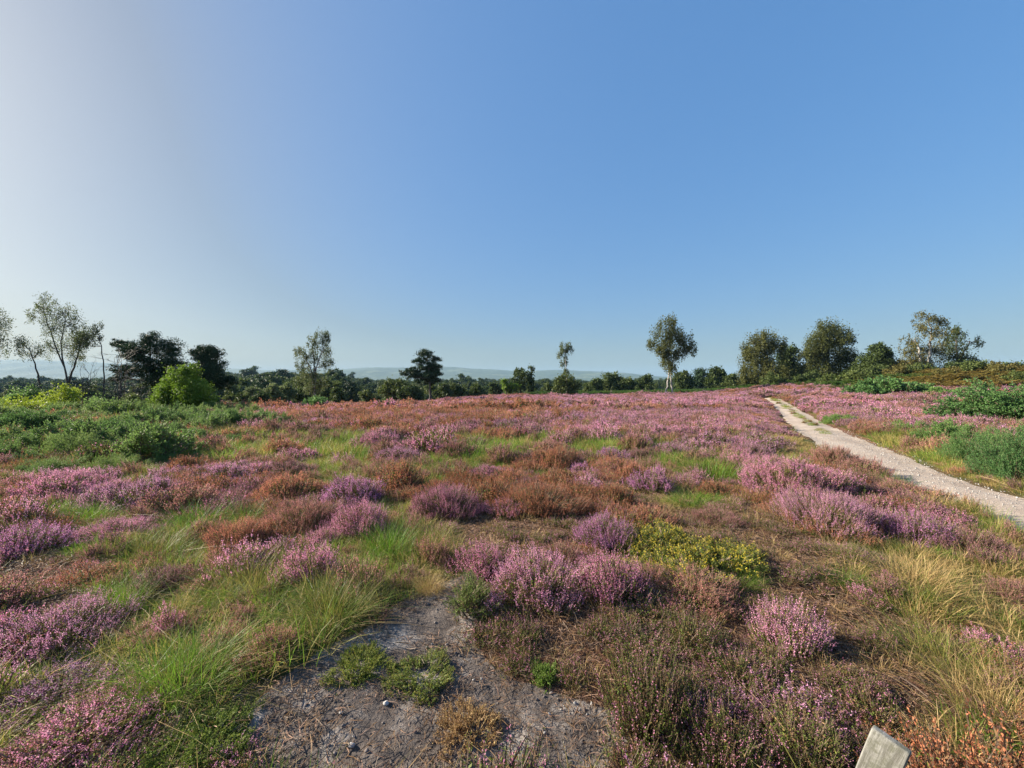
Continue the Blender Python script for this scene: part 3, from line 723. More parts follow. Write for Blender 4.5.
MO = [
 (422,692,66,642,'moss','ring of green moss on the bare soil with a dead middle',True,[M['moss'], M['olive']]),
 (545,684,30,664,'moss','smallest bright green moss tuft alone on the bare soil',False,[M['moss'], M['grass']]),
 (466,745,64,706,'moss','brown withered moss cushion at the bottom of the bare soil',False,[M['hbrown'], M['straw']]),
 (360,684,60,652,'moss','flat trailing plant on the soil left of the moss ring',False,[M['hleaf'], M['olive']]),
 (210,770,90,712,'moss','dark green trailing plant in front of the largest green tussock',False,[M['hleaf'], M['moss']]),
 (425,588,32,570,'moss','small olive cushion at the upper end of the bare soil',False,[M['olive'], M['straw']]),
]
for i, (px, py, w, pt, k, lab, ring, mm) in enumerate(MO):
    x, y, z, R, H = place(px, py, w, pt); H = min(H, R * 0.30, 0.07)
    me = moss_mesh(R, max(H, .05), int(2600 * R * R * 14 + 200), 950 + i, mm, 0.006, ring)
    o = link('moss_cushion', me, None, (x, y, z)); o['tint'] = 0.4
    tag(o, lab, 'moss', 'cushions of moss and low plants on the soil'); IND.append((x, y, R * 0.9))
x, y, z, R, H = place(470, 624, 54, 578)
o = link('green_shrublet', gorse_mesh(R, min(H, 0.26), 420, 970, 0.006, 0.09, 0.0, [M['stem'], M['moss'], M['yellow']], 12), None, (x, y, z)); o['tint'] = 0.5
tag(o, 'light green dwarf shrub on the bare soil, left of the big lilac heather bush', 'shrub'); IND.append((x, y, R * 0.8))
for i, (px, py, w, pt, lab) in enumerate([
  (688,596,70,556,'widest dwarf gorse with yellow flowers, right of the vivid lilac bush'),
  (644,556,50,522,'dwarf gorse with yellow flowers just behind the widest one'),
  (742,582,50,546,'dwarf gorse with yellow flowers on brown litter, rightmost of three')]):
    x, y, z, R, H = place(px, py, w, pt)
    o = link('dwarf_gorse', gorse_mesh(R, min(H, 0.13), 620, 980 + i, 0.0065, 0.07, 0.55, [M['stem'], M['hleaf'], M['yellow']], 10), None, (x, y, z)); o['tint'] = 0.6
    tag(o, lab, 'gorse', 'flowering dwarf gorse'); IND.append((x, y, R * 0.8))
# larger gorse
GO = [
 (1012,428,90,384,6,'tall blue green gorse bush at the right edge of the photo'),
 (982,468,50,428,5,'dark green gorse in the middle of the verge on the right of the track'),
 (1014,484,60,434,5,'blue green gorse bush nearest to the track at the right edge'),
 (1050,472,70,420,5,'blue green gorse partly cut off by the right edge'),
 (950,448,44,424,5,'grey green gorse left end of the bushes on the right verge'),
 (908,438,34,422,5,'low green gorse at the start of the verge bushes, next to straw grass'),
 (880,398,40,379,5,'rounded deep green bush below the tall birch on the right'),
 (914,397,34,384,5,'smaller rounded green bush right of the rounded deep green one'),
 (950,400,30,389,5,'small pale green bush at the edge of the bracken slope'),
 (840,424,30,414,5,'small light green bush in the pink field right of the track'),
 (230,432,34,404,5,'dark upright gorse bush alone where the left scrub ends'),
 (232,446,30,432,5,'small grey green gorse in front of the dark upright one'),
 (30,440,70,404,5,'broad dark green gorse at the far left in front of the birches'),
 (8,462,60,428,5,'mid green gorse at the left edge of the photo'),
 (75,462,66,424,5,'feathery light green gorse at left, in front of the yellow green bush'),
 (115,445,60,412,5,'dark gorse under the thin birch on the left'),
 (150,455,60,426,5,'light green gorse at the foot of the bright green bush'),
 (50,478,60,452,5,'low mossy green gorse behind the pale pink heather'),
 (190,448,50,424,5,'olive gorse right of the bright green bush'),
 (120,474,56,448,5,'low light green gorse behind the lilac heather mound'),
 (165,468,46,450,5,'low green gorse near the small rust coloured heather mound'),
 (315,412,26,398,5,'small green shrub at the foot of the white stemmed birch'),
 (433,399,10,391,5,'tiny pale round shrub right of the lone pine'),
]
gc = {}
for i, (px, py, w, pt, t, lab) in enumerate(GO):
    x, y, z, R, H = place(px, py, w, pt)
    lod = 0 if y < 9 else 1 if y < 18 else 2
    q, n, L0, nq = [(0.011, 1500, 0.24, 16), (0.02, 1300, 0.28, 12), (0.05, 700, 0.35, 8)][lod]
    key = (lod, i % 3, px < 240)
    if key not in gc: gc[key] = gorse_mesh(1.0, 0.9, n * 2, 1000 + i, q / 0.62, L0 * 0.50, 0.0, [M['stem'], M['scrubleaf' if px < 240 else 'gorse'], M['yellow']], nq, 26, 0.30, 0.062)
    o = link('gorse_bush', gc[key], None, (x, y, z - 0.05)); k_ = 0.72 if px < 240 else 0.95; o.scale = (R * k_, R * k_, min(H, 2.2) * k_ / 0.95)
    o.rotation_euler = (0, 0, i * 1.7); o['tint'] = [0.15, 0.35, 0.0, 0.3, 0.6, 0.8, 0.2, 0.3, 0.7, 0.9, 0.1, 0.4, 0.1, 0.4, 0.9, 0.1, 0.8, 0.6, 0.5, 0.9, 0.6, 0.5, 0.9][i]
    tag(o, lab, 'bush', 'gorse bushes'); IND.append((x, y, R * 0.8))

# ------------------------------------------------------------------ scatter the uncountable cover
IA = np.array(IND)
def free(x, y):
    ok = np.ones(len(x), bool)
    for a, b, r in IA: ok &= (x - a) ** 2 + (y - b) ** 2 > (r * 0.85) ** 2
    return ok
def near_ind(x, y):
    m = np.full(len(x), 9.0)
    for a, b, r in IA: m = np.minimum(m, np.hypot(x - a, y - b) - r)
    return m
def cover():
    for lod, (y0, y1, sp) in enumerate([(0.9, 8.0, 0.095), (8.0, 22, 0.21), (22, 95, 0.50)]):
        g = np.random.default_rng(50 + lod)
        X, Y = jitter(y0, y1, sp, g)
        W = weights(X, Y); tm = track_mask(X, Y)
        # the cover grows in mounds: every point belongs to one mound and takes its kind
        cs = 0.52 if lod == 0 else 0.66 if lod == 1 else 1.15
        gx = np.floor(X / cs).astype(int); gy = np.floor(Y / cs).astype(int)
        best = np.full(len(X), 9e9); sec = best.copy(); bx = X.copy(); by = Y.copy()
        for ox in (-1, 0, 1):
            for oy in (-1, 0, 1):
                a_ = gx + ox; b_ = gy + oy
                jx = (a_ + 0.12 + 0.76 * _tab[(a_ * 7 + lod) & 255, (b_ * 13) & 255]) * cs; jy = (b_ + 0.12 + 0.76 * _tab[(b_ * 5 + 3) & 255, (a_ * 11 + 9) & 255]) * cs
                dd = np.hypot(X - jx, Y - jy)
                up = dd < best; sec = np.where(up, best, np.minimum(sec, dd)); bx = np.where(up, jx, bx); by = np.where(up, jy, by); best = np.where(up, dd, best)
        edge = (sec - best) / cs            # 0 at the gap between two mounds
        Wm = weights(bx, np.maximum(by, 0.5))
        cj = (_tab[(np.floor(bx * 37).astype(int)) & 255, (np.floor(by * 41).astype(int)) & 255])
        for k in TYPES:
            if k in ('lilac', 'rust', 'ling', 'grass', 'pinkfar', 'straw', 'scrub'):
                cjk = _tab[(np.floor(bx * 37).astype(int) + TYPES.index(k) * 19) & 255, (np.floor(by * 41).astype(int)) & 255]
                W[k] = W[k] * 0.35 + Wm[k] * 0.65 + (cjk - 0.5) * 0.75
        mound = ss(0.0, 0.42, edge)
        A = np.stack([W[k] for k in TYPES], 1) + g.normal(size=(len(X), len(TYPES))) * 0.10
        t = np.argmax(A, 1)
        l = np.interp(Y, TLY, TLX); r = np.interp(Y, TRY, TRX)
        u = (X - l) / (r - l)
        strip = (Y > 12.5) & (u > 0.42) & (u < 0.62) & (fbm(Y * .5, X * .5, 2, 7) > 0.22) & (Y < TEND)
        E = np.interp(X / np.maximum(Y, 1), EDR, EDY)
        keep = ((tm < 0.25) | strip) & (Y < E + 25) & free(X, Y)
        # bracken ground on the right slope is handled apart
        dl = l - X; dr = X - r
        pad = (0.0, 0.14, 0.42)[lod]
        keep &= ~((Y < TEND) & (dl < pad) & (dr < pad) & ~strip)
        slope = ss(0.8, 1.4, terrain(X, Y, False)) * (Y > 22)
        keep &= g.random(len(X)) > slope
        nearb = near_ind(X, Y); dlk = dl[keep]; cjh = cj[keep]
        X, Y, t, strip = X[keep], Y[keep], t[keep], strip[keep]
        Z = terrain(X, Y)
        n = len(X); rt = np.stack([g.normal(size=n) * 0.08, g.normal(size=n) * 0.08, g.random(n) * 6.283], 1)
        mound = mound[keep]; edge = edge[keep]; by = best[keep]; nb = nearb[keep]
        sc = np.exp(g.normal(size=n) * 0.20)
        tint = np.clip(fbm(X * 0.5, Y * 0.5, 2, 77) * 1.6 - 0.3 + g.normal(size=n) * 0.2, 0, 1)
        near_track = (np.minimum(np.abs(X - np.interp(Y, TLY, TLX)), np.abs(X - np.interp(Y, TRY, TRX))) < 0.25)
        for i in range(n):
            k = TYPES[t[i]]; s = sc[i]; P = (X[i], Y[i], Z[i]); v = int(g.random() < 0.5); a = g.random()
            if strip[i] or (near_track[i] and k not in ('straw', 'grass')): k = 'grass' if a < .5 else 'straw'; s *= 0.45 if strip[i] else 0.7
            low = mound[i] if k in ('lilac', 'rust', 'pinkfar', 'ling', 'grass', 'straw') else 1.0
            if k in ('lilac', 'rust', 'ling', 'pinkfar') and edge[i] < (0.17, 0.24, 0.12)[lod] and a < 0.88:
                k = 'gap'
            if Y[i] > 8 and Y[i] < TEND and 0 < dlk[i] < 1.6: low = min(low, 0.1 + 0.3 * dlk[i])
            if nb[i] < 0.22 and k in ('lilac', 'rust', 'ling', 'grass', 'straw'): low = min(low, 0.15 + max(nb[i], 0) * 3)
            s0 = s
            def add(w, idx, sx, sz, ti=None):
                hz = (0.34 + 1.05 * low); sz = sz * hz; sx = sx * (0.75 + 0.3 * low) if w != 'litter' else sx
                acc[w].append((*P, *rt[i], sx, sx, sz, idx, tint[i] if ti is None else ti))
            if k in ('lilac', 'rust', 'pinkfar'): a = min(0.999, cjh[i] * 0.82 + a * 0.18)
            if k == 'gap':
                if lod == 0:
                    add('litter', g.integers(0, 4), s, s)
                    if a < .3: add('grass', gr_index[(0, 'olive', v)], s * .6, s * .4)
                elif a < 0.35: add('grass', gr_index[(lod, 'green' if v else 'olive', v)], s * .8, s * .8)
                continue
            if k in ('soil', 'litter'):
                if lod == 0:
                    if a < (0.30 if k == 'soil' else 0.9): add('litter', g.integers(0, 4), s, s)
                    if k == 'litter' and a < 0.13: add('heath', hi_index[(0, 'ling', v)], s * 0.6, s * 0.5)
                    elif k == 'litter' and a > 0.86: add('grass', gr_index[(0, 'straw', v)], s * 0.7, s * 0.5)
                elif a < 0.5: add('heath', hi_index[(lod, 'dull' if a < .2 else 'ling', v)], s * 0.8, s * 0.45)
            elif k == 'grass':
                kk = 'green' if a < 0.55 else 'olive' if a < 0.88 else 'straw'
                add('grass', gr_index[(lod, kk, v)], s * 1.1, s * 1.15)
                if a > 0.90 and lod < 2: add('heath', hi_index[(lod, 'dull', v)], s * .8, s)
            elif k == 'straw':
                kk = 'straw' if a < 0.45 else 'olive' if a < 0.85 else 'green'
                add('grass', gr_index[(lod, kk, v)], s * 1.1, s * 0.95)
                if a > 0.93: add('heath', hi_index[(lod, 'rust' if v else 'dull', v)], s * .7, s * .8)
            elif k == 'lilac': add('heath', hi_index[(lod, ('lilac' if a < 0.34 else 'pink' if a < .56 else 'dull' if a < .76 else 'ling') if lod < 2 else ('lilac' if a < 0.45 else 'dull' if a < .75 else 'pink'), v)], s, s * 0.9)
            elif k == 'pinkfar': add('heath', hi_index[(lod, 'pink' if a < 0.30 else 'lilac' if a < .58 else 'dull' if a < .85 else 'rust', v)], s * 1.1, s * .8)
            elif k == 'rust': add('heath', hi_index[(lod, 'rust' if a < 0.62 else 'dull' if a < .80 else 'pink' if a < .9 else 'ling', v)], s * 1.05, s * 0.9)
            elif k == 'ling':
                if lod == 0 and a > 0.93: add('heath', hi_index[(0, 'pink' if v else 'lilac', v)], s, s * 1.1)
                if lod == 0 and 0.80 < a < 0.88: add('grass', gr_index[(0, 'green', v)], s, s)
                add('heath', hi_index[(lod, 'ling' if a < 0.62 else 'green' if a < .8 else 'rust' if a < .86 else 'dull', v)], s, s * 0.85)
            elif k == 'yellow':
                if lod == 0 and a < 0.8: add('yellow', g.integers(0, 3), s, s * 0.8)
                else: add('grass', gr_index[(lod, 'olive', v)], s, s * .8)
            elif k == 'scrub':
                if a < (0.14 if lod == 2 else 0.05 if lod == 1 else 0.02): add('scrub', g.integers(0, 3), s * (0.9 + .2 * lod), s * (0.7 + .15 * lod), 0.35 + 0.65 * tint[i])
                elif a < 0.32: add('heath', hi_index[(lod, 'green' if a < .29 else 'rust', v)], s, s)
                elif a > 0.85: add('grass', gr_index[(lod, 'straw', v)], s, s * 1.1)
                else: add('grass', gr_index[(lod, 'olive' if a < .7 else 'green', v)], s * 1.1, s * 1.2)
cover()
def flush(w, name, label, cat, protos):
    A = np.array(acc[w]); print(name, len(A))
    if not len(A): return
    scatter(name, label, cat, protos, A[:, :3], A[:, 3:6], A[:, 6:9], A[:, 9], A[:, 10])
flush('heath', 'heather_cover', 'mixed pink, lilac and rusty heather spreading over the whole heath', 'heather', heath)
flush('grass', 'moor_grass', 'green and straw coloured grass growing between the heather', 'grass', grs)
flush('scrub', 'low_scrub', 'low green scrub covering the left side of the heath', 'scrub', scrub)
flush('yellow', 'low_gorse_cover', 'creeping gorse with small yellow flowers right of the vivid lilac bush', 'gorse', yel)
flush('litter', 'dead_twigs', 'dead twigs and heather litter on the bare ground', 'litter', lit)
def stones():
    g = np.random.default_rng(60); protos = [stone_mesh(500 + i, M['pebble']) for i in range(5)] + [stone_mesh(520 + i, M['clod'], 0.7) for i in range(5)]
    X, Y = jitter(0.9, 4.5, 0.035, g); W = weights(X, Y); mx = np.max([W[k] for k in TYPES if k != 'soil'], axis=0)
    s = (W['soil'] - mx > -0.1) & (g.random(len(X)) < 0.55); X, Y = X[s], Y[s]; n = len(X)
    size = 0.006 + 0.016 * g.random(n) ** 4; idx = np.where(g.random(n) < 0.10, g.integers(0, 5, n), g.integers(5, 10, n))
    Z = terrain(X, Y) + size * 0.1
    scatter('pebbles', 'small pebbles and crumbs of dry earth on the bare soil', 'pebbles', protos, np.stack([X, Y, Z], 1), g.random((n, 3)) * 6.28,
            np.repeat(size[:, None], 3, 1), idx, g.random(n))
    # gravel on the track
    X, Y = jitter(2.5, 14, 0.06, g, 1.45); s = (track_mask(X, Y) > 0.3) & (g.random(len(X)) < 0.6); X, Y = X[s], Y[s]; n = len(X)
    size = 0.008 + 0.022 * g.random(n) ** 3
    scatter('track_gravel', 'loose pale gravel lying on the sandy track', 'gravel', [stone_mesh(540 + i, M['pebble'], 0.6) for i in range(5)], np.stack([X, Y, terrain(X, Y) + 0.014], 1),
            g.random((n, 3)) * 6.28, np.repeat(size[:, None], 3, 1), g.integers(0, 5, n), g.random(n))
stones()
STONES = [(341,578,'white'),]
for px, py, sz, lab in [(352,746,0.035,'palest flat stone at the bottom left of the bare soil'),(341,717,0.026,'small white stone above the palest flat one'),
                        (386,705,0.034,'cream coloured stone beside a dark clod left of the moss ring'),(474,680,0.02,'small cream stone right of the moss ring'),(385,621,0.024,'small white stone high up on the bare soil')]:
    x, y = ground_at(px, py)
    o = link('stone', stone_mesh(int(px), M['pebble'], 0.6), None, (x, y, float(terrain(x, y)) + 0.006)); o.scale = (sz * 0.8,) * 3; o['tint'] = 1.0
    tag(o, lab, 'stone', 'stones on the bare soil')
def bracken():
    g = np.random.default_rng(61); protos = [bracken_mesh(800 + i, 9, 0.9, 1.6) for i in range(4)]
    X, Y = jitter(24, 130, 0.75, g, 1.5); z = terrain(X, Y, False)
    r = X / Y
    px, py = project(X, Y, z)
    sl = ss(0.75, 1.3, z + (fbm(X * .3, Y * .3, 3, 4) - .5) * 0.7) * (X > 8)
    band = ss(68, 76, Y) * (r > 0.05) * ss(130, 110, Y) * (r < 0.9)
    keep = (g.random(len(X)) < np.maximum(sl, band * 0.8)) & (track_mask(X, Y) < 0.2)
    X, Y, r = X[keep], Y[keep], r[keep]; n = len(X); Z = terrain(X, Y)
    tint = np.clip(ss(0.80, 1.05, r + (fbm(X * .25, Y * .25, 3, 14) - .5) * 0.5) * (-0.1 + 1.9 * fbm(X * .35, Y * .35, 3, 24)) + g.normal(size=n) * 0.10, 0, 0.8)
    s = np.exp(g.normal(size=n) * 0.28) * (0.45 + 1.3 * fbm(X * .3, Y * .3, 2, 3)); s = np.minimum(s, 1.5)
    scatter('bracken_cover', 'green and rusty bracken covering the rise on the right', 'bracken', protos, np.stack([X, Y, Z - 0.05], 1),
            np.stack([0 * X, 0 * X, g.random(n) * 6.28], 1), np.stack([s * 1.2, s * 1.2, s], 1), g.integers(0, 4, n), tint)
    print('bracken', n)
bracken()

# ------------------------------------------------------------------ trees: limbs run from the stem to every lobe of the crown
def crown_leaves(mb, g, blobs, s, style, dens, m=0):
    """blobs: (x, y, z, rx, ry, rz) metres; s: metres per pixel at the tree; returns clump centres"""
    cc = []
    for (x, y, z, rx, ry, rz) in blobs:
        area = math.pi * rx * rz / (s * s)
        nl = max(30, int(area * dens * 2.3))
        nc = max(4, int(area ** 0.75 * 0.35)) if style != 'pine' else max(4, int(area ** 0.75 * 0.5))
        D = rvec(g, nc) * (g.random((nc, 1)) ** 0.42)
        C = np.array([x, y, z]) + D * np.array([rx, ry, rz])
        cr = np.minimum(rx, rz) * {'broad': 0.26, 'birch': 0.24, 'pine': 0.21, 'thin': 0.20, 'bush': 0.24}[style] * (0.6 + 0.8 * g.random(nc)) + s * 0.8
        i = g.integers(0, nc, nl)
        o = g.normal(size=(nl, 3)) * cr[i][:, None] * 0.62
        if style == 'pine': o[:, 2] *= 0.72; o[:, :2] *= 1.2
        if style in ('birch', 'thin'): o[:, 2] = o[:, 2] * 1.5 - 0.5 * cr[i]; o[:, :2] *= 0.8
        c = C[i] + o
        ls = s * {'broad': 0.95, 'birch': 0.72, 'pine': 0.95, 'thin': 0.62, 'bush': 0.85}[style] * (0.6 + 0.8 * g.random((nl, 1)))
        if style == 'pine':
            u = unit(g.normal(size=(nl, 3)) * np.array([1, 1, 0.6]) + np.array([0, 0, 0.8])) * ls * 1.25; v = unit(np.cross(u, rvec(g, nl))) * ls * 0.30
        elif style in ('birch', 'thin'):
            u = unit(g.normal(size=(nl, 3)) * 0.7 + np.array([0, 0, -0.8])) * ls; v = unit(np.cross(u, rvec(g, nl))) * ls * 0.55
        else:
            u = rvec(g, nl) * ls; v = unit(np.cross(u, rvec(g, nl))) * ls * 0.65
        lens(mb, c, u, v, m); cc.append(C)
    return cc
def limbs(mb, g, base, blobs, cc, r0, s, stems=None, twig=0.5, m=0, minr=0.10):
    top = max(blobs, key=lambda b: b[2]); zs = [b[2] for b in blobs]
    paths = []
    stems = stems or [[(0, 0), (0.35, 0.5), (0.7, 0.8), (1, 1)]]
    for st in stems:      # (fraction sideways towards the top lobe, fraction of height)
        tx, ty, tz = st[0][2] if len(st[0]) > 2 else (top[0], top[1], top[2] + top[5] * 0.3)
        P = np.array([[base[0] + (tx - base[0]) * a[0], base[1] + (ty - base[1]) * a[0], base[2] + (tz - base[2]) * a[1]] for a in st])
        K = 14; tt = np.linspace(0, len(P) - 1, K); Q = np.stack([np.interp(tt, range(len(P)), P[:, k]) for k in range(3)], 1)
        H = Q[-1, 2] - base[2]
        Q[1:] += (g.normal(size=(K - 1, 3)) * H * 0.012).cumsum(0) * 0.6 * np.array([1, 1, 0.2])
        Q[0, 2] -= 0.3
        rr = r0 * (1 - 0.85 * np.linspace(0, 1, K) ** 0.8); rr[0] *= 1.35
        tube(mb, Q, np.maximum(rr, s * minr), m, 8); paths.append((Q, rr))
    for b, C in zip(blobs, cc):
        c = np.array(b[:3]); best = None
        for Q, rr in paths:
            zt = min(c[2] - b[5] * 0.5 - 0.25 * np.hypot(*(c[:2] - Q[-1, :2])), Q[-2, 2]); k = int(np.argmin(np.abs(Q[:, 2] - max(zt, base[2] + 0.15 * (Q[-1, 2] - base[2])))))
            k = min(k, len(Q) - 2)
            d = np.linalg.norm(Q[k] - c)
            if best is None or d < best[0]: best = (d, Q[k], rr[k])
        d, q, r = best
        mid = (q + c) / 2 + np.array([0, 0, 0.06 * d]) + g.normal(size=3) * 0.06 * d
        t = np.linspace(0, 1, 6)[:, None]
        P = (1 - t) ** 2 * q + 2 * t * (1 - t) * mid + t ** 2 * c
        tube(mb, P, np.maximum(np.linspace(min(r * 0.7, r0 * .5), r * 0.2, 6), s * minr * 0.8), m, 5)
        kk = max(2, int(len(C) * twig))
        for e in C[:kk]:
            q2 = P[g.integers(2, 6)]; md = (q2 + e) / 2 + g.normal(size=3) * 0.08 * np.linalg.norm(e - q2)
            tube(mb, np.stack([q2, md, e]), np.maximum(np.array([r * 0.22, r * 0.15, r * 0.08]), s * minr * 0.5), 1, 3)
def tree(name, label, group, Y, basepx, blobs, style='broad', leaf='oak', bark='bark', dens=2.0, trunk=3.0, stems=None, twig=0.5, seed=0, basey=None, tint=0.3, cat='tree', deep=0.85, minr=0.10):
    g = np.random.default_rng(5000 + seed)
    s = Y / F
    bx = (basepx - CX) * s
    bz = float(terrain(bx, Y, False))
    root = bpy.data.objects.new(name, None); COL.objects.link(root); root.location = (bx, Y, bz); root.empty_display_size = 0.3
    tag(root, label, cat, group)
    B = []
    for k, (px, py, rx, ry) in enumerate(blobs):
        off = g.normal() * rx * 0.35 * s if k else 0
        B.append(((px - CX) * s - bx, off, EYE - (py - CY) * s - bz, rx * s * 1.08, rx * s * deep, ry * s * 1.08))
    mb = MB(); cc = crown_leaves(mb, g, B, s, style, dens)
    tb = MB()
    if stems is not None:
        st = []
        for q in stems:     # absolute pixel polylines
            st.append(q)
        paths = []
    limbs_px(tb, g, B, cc, trunk * s, s, stems, basepx, bx, bz, Y, twig, minr)
    link('trunk', tb.mesh(name + '_trunk', [M[bark], M['bark']]), root)
    c = link('crown', mb.mesh(name + '_crown', [M[leaf]], seed), root); c['tint'] = tint
    return root
def limbs_px(tb, g, B, cc, r0, s, stems, basepx, bx, bz, Y, twig, minr):
    if stems is None:
        limbs(tb, g, (0, 0, 0), B, cc, r0, s, None, twig, 0, minr); return
    paths = []
    for q in stems:
        P = np.array([[(a - CX) * s - bx, g.normal() * 0.1 * i * s, EYE - (b - CY) * s - bz] for i, (a, b) in enumerate(q)])
        K = 14; tt = np.linspace(0, len(P) - 1, K); Q = np.stack([np.interp(tt, range(len(P)), P[:, k]) for k in range(3)], 1)
        Q[0, 2] -= 0.3
        Q[1:] += g.normal(size=(K - 1, 3)) * s * 0.35
        rr = r0 * (1 - 0.82 * np.linspace(0, 1, K) ** 0.8); rr[0] *= 1.3
        tube(tb, Q, np.maximum(rr, s * minr), 0, 8); paths.append((Q, rr))
    for b, C in zip(B, cc):
        c = np.array(b[:3]); best = None
        for Q, rr in paths:
            for k in range(3, len(Q) - 1):
                d = np.linalg.norm((Q[k] - c)) + max(0, Q[k][2] - c[2] + b[5] * .3) * 1.5
                if best is None or d < best[0]: best = (d, Q[k], rr[k])
        d, q, r = best
        mid = (q + c) / 2 + g.normal(size=3) * 0.07 * d
        t = np.linspace(0, 1, 6)[:, None]; P = (1 - t) ** 2 * q + 2 * t * (1 - t) * mid + t ** 2 * c
        tube(tb, P, np.maximum(np.linspace(r * 0.7, r * 0.25, 6), s * minr * 0.8), 0, 5)
        for e in C[:max(2, int(len(C) * twig))]:
            q2 = P[g.integers(1, 6)]; md = (q2 + e) / 2 + g.normal(size=3) * 0.1 * np.linalg.norm(e - q2)
            tube(tb, np.stack([q2, md, e]), np.maximum(np.array([r * 0.25, r * 0.16, r * 0.08]), s * minr * 0.45), 1, 3)
GB = 'birches on the heath'; GP = 'pines on the heath'
tree('birch_tree', 'wispy multi stemmed birch leaning left against the bright sky, tallest at left', GB, 26, 70,
     [(62,312,14,12),(38,306,13,7),(72,325,14,12),(55,328,12,10),(80,335,10,10),(48,345,10,8),(28,344,10,7),(18,342,7,5),(66,345,12,8),(86,350,7,8),(40,312,8,8),(30,316,7,6),(46,298,7,5),(70,356,12,7),(40,352,9,8),(90,338,7,6),(22,352,7,7)],
     'thin', 'thinbirch', 'bark', 0.85, 1.0, [[(70,402),(67,375),(56,345),(46,318),(42,306)],[(70,402),(66,370),(60,345),(66,322),(64,308)],[(44,402),(38,372),(30,350),(24,343)],[(68,380),(76,362),(82,344),(82,332)]], 0.6, 1, minr=0.2)
tree('birch_tree', 'thin single stemmed birch with a drooping top, right of the leaning birch', GB, 25, 104,
     [(92,333,9,7),(82,338,8,6),(98,328,5,6),(78,345,6,6),(90,343,7,5)], 'thin', 'thinbirch', 'bark', 1.8, 0.8,
     [[(104,402),(104,375),(103,350),(97,330),(93,324)]], 0.6, 2, minr=0.2)
tree('birch_tree', 'birch mostly outside the photo, only its right side at the left edge', GB, 26, -22,
     [(-8,318,14,12),(-4,335,12,12),(-20,325,18,20),(-10,350,14,10),(-26,305,14,12)], 'thin', 'thinbirch', 'bark', 1.0, 1.4,
     [[(-22,402),(-20,370),(-18,340),(-18,312)]], 0.6, 3, minr=0.2)
tree('pine_tree', 'dark spreading pine with a long branch to the left, left one of the two', GP, 30, 150,
     [(150,340,9,8),(165,347,12,9),(146,353,16,9),(170,362,14,10),(150,368,20,10),(125,347,11,5),(118,343,6,4),(133,357,9,5),(128,370,12,5),(160,378,22,8),(120,378,10,4)],
     'pine', 'pine', 'bark', 3.2, 2.0, [[(150,408),(152,385),(150,362),(150,338)]], 0.5, 4)
tree('pine_tree', 'dark rounded pine sloping down to the right, right one of two behind the bright bush', GP, 31, 207,
     [(205,354,11,8),(196,352,9,6),(214,352,8,7),(206,364,16,8),(216,372,14,8),(200,374,14,8),(228,380,9,4),(215,383,14,6)],
     'pine', 'pine', 'bark', 3.6, 2.0, [[(207,406),(208,385),(206,365),(205,350)]], 0.5, 5)
tree('willow_bush', 'bright green leafy bush in front of the two dark pines', None, 22, 180,
     [(184,380,15,12),(165,390,14,11),(195,392,16,12),(178,398,24,12),(160,400,12,9),(200,402,14,9),(188,370,8,6)],
     'bush', 'bright', 'bark', 2.6, 1.5, None, 0.5, 6, tint=0.15, cat='bush')
tree('sallow_bush', 'yellow green leafy bush under the leaning birch', None, 22, 56,
     [(60,396,16,9),(74,398,12,9),(42,402,13,8),(55,406,26,9),(68,390,7,5)],
     'bush', 'bright', 'bark', 1.1, 1.2, None, 0.7, 7, tint=0.7, cat='bush')
tree('birch_tree', 'slender white stemmed birch standing alone left of centre', GB, 36, 315,
     [(323,336,7,7),(312,340,6,8),(298,350,6,6),(322,350,9,9),(308,356,10,8),(302,366,8,6),(324,364,8,7),(312,375,11,9),(320,384,8,8),(312,388,8,7),(326,340,4,8)],
     'thin', 'thinbirch', 'birchbark', 1.8, 1.05, [[(315,404),(314,385),(317,365),(323,350),(323,334)],[(314,385),(311,368),(303,354),(298,348)],[(315,375),(314,358),(311,340)]], 0.5, 8, tint=0.2, minr=0.16)
tree('pine_tree', 'lone dark pine with tiered branches and one long low limb to the left', GP, 58, 431,
     [(425,354,8,5),(433,359,7,4),(420,361,7,4),(428,367,12,5),(436,366,5,3),(412,371,9,4),(405,373,6,3),(428,375,11,4),(424,382,9,4),(434,373,8,4),(415,377,8,4),(436,380,6,3.5),(428,376,10,4),(426,366,9,4)],
     'pine', 'pine', 'bark', 3.4, 1.3, [[(430,399),(430,385),(429,370),(427,352)]], 0.5, 9)
tree('birch_tree', 'thin pale topiary like birch rising from the round green bush near the middle', GB, 72, 566,
     [(565,346,6,5),(562,352,5,5),(570,350,3,4),(565,360,4,5),(566,370,3,5)], 'thin', 'thinbirch', 'birchbark', 3.0, 0.8, [[(567,393),(566,372),(565,345)]], 0.4, 10)
tree('round_bush', 'round dark green bush at the foot of the thin pale birch near the middle', None, 70, 568,
     [(567,383,11,8),(560,386,8,6),(575,386,8,6)], 'bush', 'oak', 'bark', 2.8, 1.2, None, 0.4, 11, tint=0.8, cat='bush')
tree('small_tree', 'small dark crowned tree right of the bright green shrub in the middle distance', None, 78, 521,
     [(519,372,6,5),(523,378,7,6),(516,384,6,6),(526,386,6,5)], 'broad', 'oak', 'bark', 1.9, 1.0, None, 0.5, 12)
tree('small_tree', 'thin upright little tree with a forked top, beside the small dark crowned one', None, 77, 531,
     [(531,371,3,4),(530,378,3.5,5),(532,387,4,6)], 'broad', 'oak', 'bark', 1.9, 0.8, None, 0.5, 13)
tree('bright_shrub', 'bright yellow green shrub right of centre left, in front of the far wood', None, 74, 507,
     [(504,384,4.5,6),(508,388,6,5),(513,389,6,5)], 'bush', 'bright', 'bark', 2.6, 0.8, None, 0.4, 14, tint=0.2, cat='bush')
